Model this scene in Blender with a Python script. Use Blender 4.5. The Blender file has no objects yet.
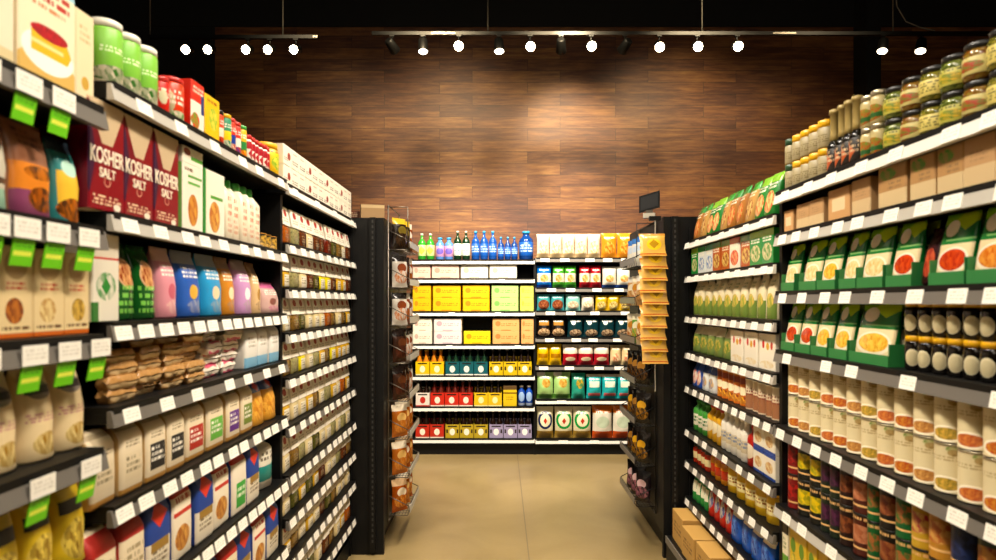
import bpy, math, random
from mathutils import Vector, Euler
random.seed(7)
PI = math.pi
SC = bpy.context.scene
COL = SC.collection

# ------------------------------------------------------------------ camera, world, lights, exposure
F_PX, EYE = 643.0, 1.5
cam_d = bpy.data.cameras.new('camera')
cam = bpy.data.objects.new('camera', cam_d); COL.objects.link(cam)
cam.location = (0, 0, EYE); cam.rotation_euler = (PI/2, 0, 0)
cam_d.sensor_width = 36.0; cam_d.lens = 36.0 * F_PX / 996.0
cam_d.shift_y = 22.0/996.0; cam_d.shift_x = -2.0/996.0
cam_d.clip_start = .05
cam_d.dof.use_dof = True; cam_d.dof.focus_distance = 4.6; cam_d.dof.aperture_fstop = 3.0
SC.camera = cam
SC.view_settings.view_transform = 'Standard'; SC.view_settings.look = 'None'
SC.view_settings.gamma = 1.0; SC.view_settings.use_curve_mapping = False
SC.view_settings.exposure = 0.45

world = bpy.data.worlds.new('store_ambient'); SC.world = world; world.use_nodes = True
world.node_tree.nodes['Background'].inputs[0].default_value = (1.0, .86, .68, 1)
world.node_tree.nodes['Background'].inputs[1].default_value = 0.035

def spot(loc, target, power, size=70, blend=.6, radius=.12, col=(1, .89, .74)):
    d = bpy.data.lights.new('spot_light', 'SPOT'); d.energy = power; d.spot_size = math.radians(size)
    d.spot_blend = blend; d.shadow_soft_size = radius; d.color = col
    o = bpy.data.objects.new('spot_light', d); COL.objects.link(o); o.location = loc
    o.rotation_euler = (Vector(target) - Vector(loc)).to_track_quat('-Z', 'Y').to_euler(); o['kind'] = 'helper'
    return o
# track spots over the aisle, each aimed across at the shelves opposite
for yy, pw in ((-.3, 75), (.9, 160), (2.1, 215), (3.3, 215)):
    spot((.75, yy, 3.9), (-.9, yy+.35, .95), pw*1.05, 82, .7, .2)
    spot((-.65, yy, 3.9), (1.1, yy+.35, .8), pw*0.98, 82, .7, .2)
# spots on the shelves across the end of the aisle and the floor in front
for xx in (-.75, .1, .95):
    spot((xx, 4.3, 3.8), (xx, 6.35, 1.0), 300, 75, .7, .2)
spot((.1, 4.6, 3.9), (.1, 5.0, 0), 60, 80, .8, .2)
# track spots washing the timber wall
for tx, tz, pw in ((-1.8, 2.7, 70), (-.6, 2.8, 210), (1.9, 2.8, 210), (3.0, 2.6, 60), (.6, 2.4, 220)):
    spot((tx*.93, 4.7, 4.2), (tx, 6.9, tz), pw*1.15, 70, 1.0, .15, (1, .78, .46))
spot((.6, 5.0, 4.1), (.75, 6.9, 3.25), 240, 38, 1.0, .05, (1, .80, .52))
# added fill: area light behind the camera for the store's general glow
a = bpy.data.lights.new('fill_area_light', 'AREA'); a.shape = 'RECTANGLE'; a.size = 3.2; a.size_y = 2.0; a.energy = 45; a.color = (1, .86, .66)
ao = bpy.data.objects.new('fill_area_light', a); COL.objects.link(ao); ao.location = (0, -1.8, 3.6); ao['kind'] = 'helper'
ao.rotation_euler = (Vector((0, 3.2, .9)) - Vector(ao.location)).to_track_quat('-Z', 'Y').to_euler()

# ------------------------------------------------------------------ materials
def lin(h):
    h = h.lstrip('#'); c = [int(h[i:i+2], 16)/255 for i in (0, 2, 4)]
    return tuple([(x/12.92 if x <= .04045 else ((x+.055)/1.055)**2.4) for x in c]) + (1,)
def lin_ink(h):                                             # printed inks: a little deeper than their swatches
    c = lin(h); g = sum(c[:3])/3; return tuple(max(0, min(.92, (g+(x-g)*1.08)))**1.12 for x in c[:3]) + (1,)
MATS = {}
def M(name, col, rough=.5, metal=0, emit=0, trans=0, spec=.5, bump=0):
    if name in MATS: return MATS[name]
    m = bpy.data.materials.new(name); m.use_nodes = True; b = m.node_tree.nodes['Principled BSDF']
    b.inputs['Base Color'].default_value = lin(col); b.inputs['Roughness'].default_value = rough
    b.inputs['Metallic'].default_value = metal; b.inputs['Specular IOR Level'].default_value = spec
    if trans: b.inputs['Transmission Weight'].default_value = trans; b.inputs['IOR'].default_value = 1.2
    if emit: b.inputs['Emission Color'].default_value = lin(col); b.inputs['Emission Strength'].default_value = emit
    if bump:
        N, L = m.node_tree.nodes, m.node_tree.links
        n = N.new('ShaderNodeTexNoise'); n.inputs['Scale'].default_value = 30; n.inputs['Detail'].default_value = 4
        t = N.new('ShaderNodeTexCoord'); L.new(t.outputs['Object'], n.inputs['Vector'])
        bp = N.new('ShaderNodeBump'); bp.inputs['Strength'].default_value = bump; bp.inputs['Distance'].default_value = .01
        L.new(n.outputs['Fac'], bp.inputs['Height']); L.new(bp.outputs['Normal'], b.inputs['Normal'])
    MATS[name] = m; return m

class NT:                                                   # small helper round a node tree
    def __init__(s, m): s.N, s.L = m.node_tree.nodes, m.node_tree.links
    def put(s, i, v):
        if hasattr(v, 'is_linked') or hasattr(v, 'links'): s.L.new(v, i)
        else: i.default_value = v
    def math(s, op, a, b=0.0, c=None):
        n = s.N.new('ShaderNodeMath'); n.operation = op; s.put(n.inputs[0], a); s.put(n.inputs[1], b)
        if c is not None: s.put(n.inputs[2], c)
        return n.outputs[0]
    def vm(s, op, a, b=(0, 0, 0)):
        n = s.N.new('ShaderNodeVectorMath'); n.operation = op; s.put(n.inputs[0], a); s.put(n.inputs[1], b)
        return n.outputs['Value'] if op == 'LENGTH' else n.outputs[0]
    def mix(s, f, a, b):
        n = s.N.new('ShaderNodeMix'); n.data_type = 'RGBA'; s.put(n.inputs[0], f); s.put(n.inputs[6], a); s.put(n.inputs[7], b)
        return n.outputs[2]

# A printed package: base colour plus flat printed shapes placed by the front panel's own 0..1 UV map.
# r = block, e = ellipse, d = diamond, o = ring, f = picture of food, t = lines of small print
def D(name, base, *layers, rough=.42, side=None, bump=0):
    if name in MATS: return MATS[name]
    m = bpy.data.materials.new(name); m.use_nodes = True; T = NT(m); N, L = T.N, T.L
    b = N['Principled BSDF']; b.inputs['Roughness'].default_value = rough
    uvn = N.new('ShaderNodeUVMap'); uvn.uv_map = 'UVMap'; uv = uvn.outputs[0]
    sx = N.new('ShaderNodeSeparateXYZ'); L.new(uv, sx.inputs[0]); U, V = sx.outputs[0], sx.outputs[1]
    lin = lin_ink
    cur = lin(base)
    if side:
        inu = T.math('LESS_THAN', T.math('ABSOLUTE', T.math('SUBTRACT', U, .5)), .5005)
        cur = T.mix(inu, lin(side), lin(base))
    for ly in layers:
        k, cx, cy, rx, ry, col = ly[:6]
        q = T.vm('DIVIDE', T.vm('SUBTRACT', uv, (cx, cy, 0)), (rx, ry, 1))
        if k in 'efo': msk = T.math('LESS_THAN', T.vm('LENGTH', q), 1)
        if k == 'o': msk = T.math('MULTIPLY', msk, T.math('GREATER_THAN', T.vm('LENGTH', q), ly[6]))
        if k in 'rtd':
            s2 = N.new('ShaderNodeSeparateXYZ'); L.new(T.vm('ABSOLUTE', q), s2.inputs[0])
            msk = T.math('LESS_THAN', T.math('ADD' if k == 'd' else 'MAXIMUM', s2.outputs[0], s2.outputs[1]), 1)
        c = lin(col)
        if k == 't':
            n = ly[6]
            vv = T.math('MULTIPLY', T.math('ADD', T.math('DIVIDE', T.math('SUBTRACT', V, cy), 2*ry), .5), float(n))
            strip = T.math('GREATER_THAN', T.math('FRACT', vv), .42)
            cmb = N.new('ShaderNodeCombineXYZ'); T.put(cmb.inputs[0], T.math('MULTIPLY', U, 26.0/max(rx*4, .4))); T.put(cmb.inputs[1], T.math('MULTIPLY', T.math('FLOOR', vv), 7.3))
            nz = N.new('ShaderNodeTexNoise'); nz.inputs['Scale'].default_value = 1; nz.inputs['Detail'].default_value = 0
            L.new(cmb.outputs[0], nz.inputs['Vector'])
            msk = T.math('MULTIPLY', msk, T.math('MULTIPLY', strip, T.math('GREATER_THAN', nz.outputs['Fac'], .47)))
        if k == 'f':
            vo = N.new('ShaderNodeTexVoronoi'); vo.inputs['Scale'].default_value = 1.6*(ly[7] if len(ly) > 7 else 11)
            L.new(uv, vo.inputs['Vector']); s3 = N.new('ShaderNodeSeparateColor'); L.new(vo.outputs['Color'], s3.inputs[0])
            c = T.mix(s3.outputs[0], lin(col), lin(ly[6]))
        cur = T.mix(msk, cur, c)
    if isinstance(cur, tuple): b.inputs['Base Color'].default_value = cur
    else: L.new(cur, b.inputs['Base Color'])
    if bump:
        n = N.new('ShaderNodeTexNoise'); n.inputs['Scale'].default_value = 28; t = N.new('ShaderNodeTexCoord'); L.new(t.outputs['Object'], n.inputs['Vector'])
        bp = N.new('ShaderNodeBump'); bp.inputs['Strength'].default_value = bump; bp.inputs['Distance'].default_value = .02
        L.new(n.outputs['Fac'], bp.inputs['Height']); L.new(bp.outputs['Normal'], b.inputs['Normal'])
    MATS[name] = m; return m

BLK = M('black_metal', '#060606', .5, spec=.3); BLK2 = M('black_panel', '#080808', .55, spec=.3)
WIRE = M('dark_wire', '#6a6257', .35, .8); WIREK = M('black_wire', '#1b1a19', .4, .5)
RAIL = M('grey_rail', '#6a655e', .4); RAILW = M('pale_rail', '#b5b0a5', .4); TAG = D('price_tag_paper', '#f6f2e8', ('t', .5, .5, .4, .3, '#dad5c9', 3), rough=.5)
SHELFW = M('white_shelf_lip', '#e4e0d6', .4)
GREEN_TAG = D('green_tag_paper', '#79cf2c', ('r', .5, .45, .42, .09, '#e8f26a'), ('t', .5, .75, .4, .12, '#4c9a1c', 2), rough=.5)

# ------------------------------------------------------------------ mesh builder
class MB:
    def __init__(s): s.v, s.f, s.uv, s.mi, s.sm, s.mats = [], [], [], [], [], []
    def mat(s, m):
        if m not in s.mats: s.mats.append(m)
        return s.mats.index(m)
    def face(s, idx, uvs, mi, smooth=False): s.f.append(idx); s.uv.append(uvs); s.mi.append(mi); s.sm.append(smooth)
    def box(s, x0, x1, y0, y1, z0, z1, m, c=0.0):
        """chamfered box, front = -y with uv 0..1"""
        w, d, h = x1-x0, y1-y0, z1-z0; c = min(c, w*.3, d*.3)
        def ring(z, i):
            a = [(x0+c, y0), (x1-c, y0), (x1, y0+c), (x1, y1-c), (x1-c, y1), (x0+c, y1), (x0, y1-c), (x0, y0+c)] if c > 0 else [(x0, y0), (x1, y0), (x1, y1), (x0, y1)]
            cx, cy = (x0+x1)/2, (y0+y1)/2
            return [(cx+(p[0]-cx)*(1-i/w*2), cy+(p[1]-cy)*(1-i/d*2), z) for p in a]
        rings = [ring(z0, c*.6), ring(z0+c*.6, 0), ring(z1-c*.6, 0), ring(z1, c*.6)] if c > 0 else [ring(z0, 0), ring(z1, 0)]
        s.loft(rings, m, 'box', (x0, y0, z0, w, d, h), smooth=False)
    def loft(s, rings, m, mode, bb, smooth=True, cap=True):
        base = len(s.v); n = len(rings[0]); mi = s.mat(m); x0, y0, z0, w, d, h = bb
        for r in rings: s.v += [tuple(p) for p in r]
        def uvof(ids):
            ps = [Vector(s.v[i]) for i in ids]
            if mode == 'cyl':
                cx, cy = x0+w/2, y0+d/2; fc = sum(ps, Vector())/len(ps); out = []
                for p in ps:
                    th = math.atan2(p.x-cx, -(p.y-cy))
                    if fc.x < cx and th > 2.5: th -= 2*PI
                    if fc.x > cx and th < -2.5: th += 2*PI
                    out.append((.5+th/PI, (p.z-z0)/h))
                return out
            nr = Vector()
            for a in range(len(ps)):
                p, q = ps[a], ps[(a+1) % len(ps)]
                nr += Vector(((p.y-q.y)*(p.z+q.z), (p.z-q.z)*(p.x+q.x), (p.x-q.x)*(p.y+q.y)))
            nr.normalize()
            if nr.y < -.3 and abs(nr.z) < .85: return [((p.x-x0)/w, (p.z-z0)/h) for p in ps]
            if abs(nr.x) > .6: return [((1.2+(p.y-y0)/d) if nr.x > 0 else (-.2-(p.y-y0)/d), (p.z-z0)/h) for p in ps]
            if abs(nr.z) > .5: return [((p.x-x0)/w, 1.2+(p.y-y0)/d if nr.z > 0 else -.2-(p.y-y0)/d) for p in ps]
            return [(3+(p.x-x0)/w, (p.z-z0)/h) for p in ps]
        for k in range(len(rings)-1):
            for i in range(n):
                j = (i+1) % n; ids = [base+k*n+i, base+k*n+j, base+(k+1)*n+j, base+(k+1)*n+i]
                s.face(ids, uvof(ids), mi, smooth)
        if cap:
            for ids in ([base+i for i in range(n)][::-1], [base+(len(rings)-1)*n+i for i in range(n)]):
                s.face(ids, uvof(ids) if mode != 'cyl' else [(-3, -3)]*n, mi, False)
    def lathe(s, prof, m, segs=14, cx=0, cy=0, bb=None, smooth=True, cap=True):
        """prof = [(z, r), ...] bottom to top"""
        rings = [[(cx+r*math.sin(2*PI*i/segs), cy-r*math.cos(2*PI*i/segs), z) for i in range(segs)] for z, r in prof]
        R = max(r for z, r in prof); z0 = prof[0][0]
        s.loft(rings, m, 'cyl', bb or (cx-R, cy-R, z0, 2*R, 2*R, max(1e-4, prof[-1][0]-z0)), smooth, cap)
    def tube(s, p, q, r, m, n=5):
        p, q = Vector(p), Vector(q); ax = (q-p).normalized(); u = ax.orthogonal().normalized(); w = ax.cross(u)
        rings = [[tuple(c+u*(r*math.cos(2*PI*i/n))+w*(r*math.sin(2*PI*i/n))) for i in range(n)] for c in (p, q)]
        s.loft(rings, m, 'cyl', (0, 0, 0, 1, 1, 1), True)
    def quad(s, pts, m):
        b = len(s.v); s.v += [tuple(p) for p in pts]; s.face([b, b+1, b+2, b+3], [(0, 0), (1, 0), (1, 1), (0, 1)], s.mat(m))
    def mesh(s, name):
        me = bpy.data.meshes.new(name); me.from_pydata(s.v, [], s.f)
        for m in s.mats: me.materials.append(m)
        me.polygons.foreach_set('material_index', s.mi); me.polygons.foreach_set('use_smooth', s.sm)
        ul = me.uv_layers.new(name='UVMap'); fl = [c for q in s.uv for t in q for c in t]; ul.data.foreach_set('uv', fl)
        me.update(); return me
def mk(name, me, parent=None, loc=(0, 0, 0), rot=(0, 0, 0)):
    o = bpy.data.objects.new(name, me); COL.objects.link(o); o.location = loc; o.rotation_euler = rot
    if parent: o.parent = parent
    return o
def tag(o, label=None, cat=None, group=None, kind=None):
    if label: o['label'] = label
    if cat: o['category'] = cat
    if group: o['group'] = group
    if kind: o['kind'] = kind
    return o

# ------------------------------------------------------------------ package shapes: each returns [(part_name, MB), ...]; first entry is the body
def rrect(w, d, z, rd, n=3, y=0, x=0):
    rd = min(rd, w*.499, d*.499); pts = []
    for cx, cy, a0 in ((w/2-rd, -d/2+rd, -PI/2), (w/2-rd, d/2-rd, 0), (-w/2+rd, d/2-rd, PI/2), (-w/2+rd, -d/2+rd, PI)):
        for i in range(n+1):
            a = a0 + PI/2*i/n; pts.append((x+cx+rd*math.cos(a), y+cy+rd*math.sin(a), z))
    return pts
def carton(w, d, h, P):
    b = MB(); b.box(-w/2, w/2, 0, d, 0, h, P[0], .003); return [('carton', b)]
def milkbox(w, d, h, P):                                    # box whose top flap is a separate colour
    b = MB(); b.box(-w/2, w/2, 0, d, 0, h*.8, P[0], .002); f = MB(); f.box(-w/2, w/2, 0, d, h*.8, h, P[1], .002)
    return [('carton', b), ('flap', f)]
def can(w, d, h, P):
    r = w/2; b = MB(); b.lathe([(0, r*.95), (h*.02, r), (h*.04, r*.97), (h*.95, r*.97), (h*.96, r*.97)], P[0], 18, 0, r)
    l = MB(); l.lathe([(h*.955, r), (h*.99, r), (h, r*.96), (h*.985, r*.9), (h*.983, .001)], P[1], 18, 0, r); return [('can', b), ('lid', l)]
def tallid(w, d, h, P, k=.88):                              # canister / jar with a proper lid
    r = w/2; b = MB(); b.lathe([(0, r*.93), (h*.02, r), (h*k*.96, r), (h*k, r*.94)], P[0], 18, 0, r)
    l = MB(); l.lathe([(h*k, r*.97), (h*.985, r*.97), (h, r*.9)], P[1], 18, 0, r); return [('canister', b), ('lid', l)]
def slimjar(w, d, h, P):                                    # dark bottle body with a long gold-wrapped neck
    r = w/2; b = MB(); b.lathe([(0, r*.93), (h*.02, r), (h*.42, r), (h*.52, r*.62)], P[0], 14, 0, r)
    n = MB(); n.lathe([(h*.515, r*.66), (h*.6, r*.6), (h*.93, r*.6), (h*.935, r*.74), (h, r*.72)], P[1], 14, 0, r)
    l = MB(); l.lathe([(h*.06, r*1.0), (h*.065, r*1.02), (h*.38, r*1.02), (h*.385, r*1.0)], P[2], 14, 0, r); return [('bottle', b), ('neck_wrap', n), ('bottle_label', l)]
def yellowtop(w, d, h, P): return tallid(w, d, h, P, .74)
def jar(w, d, h, P):
    r = w/2; b = MB(); b.lathe([(0, r*.8), (h*.05, r*.97), (h*.7, r), (h*.8, r*.9), (h*.84, r*.8)], P[0], 18, 0, r)
    lb = MB(); lb.lathe([(h*.16, r*1.01), (h*.17, r*1.02), (h*.6, r*1.02), (h*.61, r*1.01)], P[2], 18, 0, r) if len(P) > 2 else None
    l = MB(); l.lathe([(h*.83, r*.9), (h*.985, r*.9), (h, r*.84)], P[1], 18, 0, r)
    return [('jar', b)] + ([('jar_label', lb)] if len(P) > 2 else []) + [('lid', l)]
def bottle(w, d, h, P, neck=.3, sh=.6):
    r = w/2; b = MB(); b.lathe([(0, r*.85), (h*.03, r), (h*sh, r), (h*(sh+.07), r*.9), (h*(sh+.16), r*.5), (h*(sh+.22), r*neck), (h*.93, r*neck)], P[0], 14, 0, r)
    c = MB(); c.lathe([(h*.92, r*neck*1.25), (h*.99, r*neck*1.25), (h, r*neck)], P[1], 10, 0, r)
    o = [('bottle', b), ('cap', c)]
    if len(P) > 2:
        q = MB(); q.lathe([(h*.14, r*1.0), (h*.145, r*1.02), (h*(sh-.05), r*1.02), (h*(sh-.045), r*1.0)], P[2], 14, 0, r); o.append(('bottle_label', q))
    return o
def fatbottle(w, d, h, P): return bottle(w, d, h, P, .45, .66)
def capbox(w, d, h, P):                                     # square plastic bottle with round cap
    b = MB(); b.loft([rrect(w*.9, d*.9, 0, .01, y=d/2), rrect(w, d, h*.03, .012, y=d/2), rrect(w, d, h*.72, .012, y=d/2), rrect(w*.55, d*.55, h*.86, .02, y=d/2)], P[0], 'box', (-w/2, 0, 0, w, d, h*.86))
    c = MB(); c.lathe([(h*.86, w*.32), (h*.99, w*.32), (h, w*.28)], P[1], 12, 0, d/2); return [('bottle', b), ('cap', c)]
def flourbag(w, d, h, P):
    b = MB(); rs = [rrect(w*.96, d*.94, 0, .008, y=d/2), rrect(w, d, h*.04, .012, y=d/2), rrect(w*1.01, d*1.03, h*.4, .014, y=d/2), rrect(w*.99, d, h*.8, .014, y=d/2), rrect(w*.97, d*.86, h*.88, .014, y=d*.5), rrect(w*.93, d*.4, h*.97, .01, y=d*.42), rrect(w*.92, d*.15, h, .004, y=d*.4)]
    b.loft(rs, P[0], 'box', (-w/2, 0, 0, w, d, h)); return [('bag', b)]
def pouch(w, d, h, P, seed=3):
    """stand-up pouch, thin crimped top, wide base"""
    b = MB(); rr = random.Random(seed); rs = []
    for t, ww, dd in ((0, .96, .85), (.03, 1, 1), (.2, 1, 1), (.45, 1, .9), (.7, .99, .65), (.86, .99, .34), (.93, 1, .08), (1, 1, .05)):
        rs.append(rrect(w*ww, max(.003, d*dd), h*t, d*.45, 4, y=d*.5+(rr.random()-.5)*.006, x=(rr.random()-.5)*.003))
    b.loft(rs, P[0], 'box', (-w/2, 0, 0, w, d, h)); return [('pouch', b)]
def pillow_geo(b, w, d, h, m, nx=11, nz=13, seed=1):
    """crimped snack bag; x width, z height, centre depth at y=d/2"""
    rr = random.Random(seed); base = len(b.v); mi = b.mat(m)
    ph = [rr.random()*6 for _ in range(4)]
    for side in (-1, 1):
        for j in range(nz+1):
            v = j/nz
            for i in range(nx+1):
                u = i/nx; e = max(0, 1-abs(2*u-1)**2.6); vv = max(0, min(1, (v-.06)/.88)); f = max(0, 1-abs(2*vv-1)**3)
                t = d*.5*(e**.55)*(f**.6) if .05 < v < .95 else .001
                t *= 1+.10*math.sin(9*u+ph[0])*math.sin(11*v+ph[1]); xw = w*(1-.07*f)
                b.v.append(((u-.5)*xw, d/2+side*(t+.0006)+.004*math.sin(ph[2]+5*v)*f, v*h))
        o = base + (0 if side < 0 else (nx+1)*(nz+1))
        for j in range(nz):
            for i in range(nx):
                a = o+j*(nx+1)+i; ids = [a, a+1, a+nx+2, a+nx+1]; uv = [(i/nx, j/nz), ((i+1)/nx, j/nz), ((i+1)/nx, (j+1)/nz), (i/nx, (j+1)/nz)]
                if side > 0: ids = ids[::-1]; uv = [(p[0]+3, p[1]) for p in uv[::-1]]
                b.face(ids, uv, mi, True)
def pillow(w, d, h, P): b = MB(); pillow_geo(b, w, d, h, P[0], seed=int(w*1000)); return [('bag', b)]
def lying(w, d, h, P):                                      # soft sack lying flat, crimped end to the front
    b = MB(); pillow_geo(b, d, d, h*1.0, P[0], 13, 15, seed=int(w*4000)+int(h*9000))
    rr = random.Random(int(w*5000)); ph = [rr.random()*6 for _ in range(4)]; out = []
    for x, y, z in b.v:
        t = y-d/2; x = x*w/d; z2 = z
        t = max(-h*.5, min(h*.5, t + (.0035*math.sin(95*x+ph[0]+22*z)+.0025*math.sin(140*z+ph[1]))*(1 if abs(t) > .004 else .3)))
        out.append((x, z2*1.0, h*.5+t))
    n = len(out)//2; b.v = [(p[0], p[1], p[2]) for p in out]
    b.f = [f[::-1] for f in b.f]; b.uv = [u[::-1] for u in b.uv]; return [('bag', b)]
def sachet(w, d, h, P):                                     # flat packet leaning back a little
    b = MB(); rs = []; a = .16
    for t, dd in ((0, .5), (.05, .9), (.3, 1), (.65, .8), (.9, .3), (.94, .08), (1, .08)):
        rs.append([(p[0], p[1]+t*h*a, p[2]) for p in rrect(w, max(.003, d*dd), h*t, d*.3, 2, y=d/2)])
    b.loft(rs, P[0], 'box', (-w/2, 0, 0, w, d+h*a, h)); return [('packet', b)]
def spice(w, d, h, P):                                      # clear pouch with folded paper header
    b = MB(); b.loft([rrect(w*.9, d*.7, 0, .01, 2, d/2), rrect(w, d, h*.06, .014, 2, d/2), rrect(w, d*.95, h*.42, .014, 2, d/2), rrect(w*.96, d*.25, h*.55, .004, 2, d/2)], P[0], 'box', (-w/2, 0, 0, w, d, h*.6))
    l = MB(); l.loft([rrect(w, d*.5, h*.5, .003, 1, d*.3), rrect(w, d*.2, h, .002, 1, d*.5)], P[1], 'box', (-w/2, 0, h*.5, w, d, h*.5), False); return [('packet', b), ('paper_header', l)]
def tray_of(w, d, h, P):                                    # cardboard display tray, low front, higher sides
    b = MB(); t = .003; m = P[0]; b.box(-w/2, w/2, 0, d, 0, t, m); b.box(-w/2, w/2, 0, t, t, h*.42, m)
    b.box(-w/2, w/2, d-t, d, t, h, m)
    for sx in (-1, 1): x = sx*(w/2-t/2); b.box(x-t/2, x+t/2, t, d-t, t, h*.85, m)
    return [('tray', b)]
def caseofcans(w, d, h, P): b = MB(); b.box(-w/2, w/2, 0, d, 0, h, P[0], .006); return [('case', b)]

PROTO = {}
def place(shape, w, d, h, mats, name, loc, rz, label, cat, group, tilt=0.0, turn=0.0):
    if turn:                                                # turn a round thing about its own axis
        c = Vector(loc) + Vector((-math.sin(rz)*w/2, math.cos(rz)*w/2, 0)); rz += turn
        loc = c - Vector((-math.sin(rz)*w/2, math.cos(rz)*w/2, 0))
    key = (shape.__name__, round(w, 3), round(d, 3), round(h, 3), tuple(m.name for m in mats))
    if key not in PROTO: PROTO[key] = [(n, b.mesh(n)) for n, b in shape(w, d, h, mats)]
    parts = PROTO[key]
    root = mk(name, parts[0][1], None, loc, (tilt, 0, rz)); tag(root, label, cat, group)
    for n, me in parts[1:]: mk(n, me, root)
    return root

ORD = ['first', 'second', 'third', 'fourth', 'fifth', 'sixth', 'seventh', 'eighth', 'ninth', 'tenth', 'eleventh', 'twelfth', 'thirteenth', 'fourteenth', 'fifteenth']
SIDES = {'L': (-.875, PI/2, 1, 'from the camera'), 'R': (1.095, -PI/2, -1, 'from the camera')}
def row(side, z, items, depth=.16):
    """items: (shape, mats, px0, px1, n, height, name, look, category, group[, layers[, depth]]) - px on the shelf front converted to metres along the aisle"""
    X, rz, sg, frm = SIDES[side]
    for it in items:
        shape, mats, p0, p1, n, h, name, look, cat, grp = it[:10]
        lays = it[10] if len(it) > 10 else 1; dep = it[11] if len(it) > 11 else depth
        Y = sorted([abs(X)*F_PX/abs(p-500.0) for p in (p0, p1)]); w = (Y[1]-Y[0])/n
        if not isinstance(mats, list): mats = [mats]
        if not isinstance(look, list): look = [look]
        for k in range(n):
            for l in range(lays):
                mm = mats[k % len(mats)]; lk = look[k % len(look)]
                yc = Y[0] + w*(k+.5); inset = random.uniform(0, .008) if lays == 1 else .004
                rz2 = rz + (random.uniform(-.1, .1) if name in ('quinoa_pouch', 'lentil_pouch', 'rice_packet') else random.uniform(-.03, .03) if lays == 1 and n > 1 else 0)
                lab = lk + (', %s layer' % ('lower', 'upper')[l] if lays == 2 else '')
                if n > 1: lab += ', %s of %s from camera' % (ORD[k], NUM[n])
                wd = round(w*(.85 if name in ('quinoa_pouch', 'lentil_pouch', 'rice_packet') else .915 if name in ('soup_can', 'garlic_jar') else .93 if shape in (pouch, sachet, flourbag, pillow) else .965), 3)
                place(shape, wd, dep, h, mm, name, (X - sg*inset, yc, z+l*(h+.0005)), rz2, lab, cat, grp, turn=-sg*TURN.get(name, 0)*random.uniform(.6, 1.3) if shape in (can, tallid, jar, bottle) else 0)
TURN = {'garlic_jar': .55, 'soup_can': .5, 'pickle_jar': .5, 'chili_can': .4, 'breadcrumb_canister': .5, 'bean_can': .3, 'stock_canister': .4, 'seasoning_can': .4, 'stock_can': .4, 'milk_can': .4, 'honey_tub': .4}
NUM = ['zero', 'one', 'two', 'three', 'four', 'five', 'six', 'seven', 'eight', 'nine', 'ten', 'eleven', 'twelve', 'thirteen', 'fourteen', 'fifteen']

# ------------------------------------------------------------------ the room
def wood_mat():
    m = bpy.data.materials.new('timber_planks'); m.use_nodes = True; T = NT(m); N, L = T.N, T.L; b = N['Principled BSDF']
    tc = N.new('ShaderNodeTexCoord'); sx = N.new('ShaderNodeSeparateXYZ'); L.new(tc.outputs['Object'], sx.inputs[0])
    cb = N.new('ShaderNodeCombineXYZ'); L.new(T.math('ADD', sx.outputs[0], sx.outputs[1]), cb.inputs[0]); L.new(sx.outputs[2], cb.inputs[1])
    br = N.new('ShaderNodeTexBrick'); L.new(cb.outputs[0], br.inputs['Vector']); br.offset = .37; br.offset_frequency = 2
    br.inputs['Scale'].default_value = 1; br.inputs['Brick Width'].default_value = .95; br.inputs['Row Height'].default_value = .125
    br.inputs['Mortar Size'].default_value = .0018; br.inputs['Bias'].default_value = 0
    br.inputs['Color1'].default_value = (0, 0, 0, 1); br.inputs['Color2'].default_value = (1, 1, 1, 1); br.inputs['Mortar'].default_value = (.1, .1, .1, 1)
    mp = N.new('ShaderNodeMapping'); mp.inputs['Scale'].default_value = (1.5, 13, 1); L.new(cb.outputs[0], mp.inputs['Vector'])
    off = N.new('ShaderNodeVectorMath'); off.operation = 'ADD'; L.new(mp.outputs[0], off.inputs[0]); L.new(br.outputs['Color'], off.inputs[1])
    nz = N.new('ShaderNodeTexNoise'); nz.inputs['Scale'].default_value = 2.2; nz.inputs['Detail'].default_value = 7; nz.inputs['Roughness'].default_value = .65; L.new(off.outputs[0], nz.inputs['Vector'])
    n2 = N.new('ShaderNodeTexNoise'); n2.inputs['Scale'].default_value = 1.3; n2.inputs['Detail'].default_value = 2; L.new(cb.outputs[0], n2.inputs['Vector'])
    sp = N.new('ShaderNodeSeparateColor'); L.new(br.outputs['Color'], sp.inputs[0])
    f = T.math('ADD', T.math('MULTIPLY', sp.outputs[0], .2), T.math('ADD', T.math('MULTIPLY', nz.outputs['Fac'], 1.0), T.math('MULTIPLY', n2.outputs['Fac'], .5)))
    cr = N.new('ShaderNodeValToRGB'); L.new(T.math('SUBTRACT', f, .37), cr.inputs[0]); e = cr.color_ramp.elements
    e[0].position = .08; e[0].color = lin('#30170b'); e[1].position = .95; e[1].color = lin('#b58644')
    x = e.new(.38); x.color = lin('#5c3219'); x = e.new(.62); x.color = lin('#84552a')
    seam = T.mix(br.outputs['Fac'], cr.outputs[0], lin('#1a0d08')); L.new(seam, b.inputs['Base Color']); b.inputs['Roughness'].default_value = .5
    bp = N.new('ShaderNodeBump'); bp.inputs['Strength'].default_value = .35; bp.inputs['Distance'].default_value = .004; L.new(nz.outputs['Fac'], bp.inputs['Height']); L.new(bp.outputs[0], b.inputs['Normal'])
    return m
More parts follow.
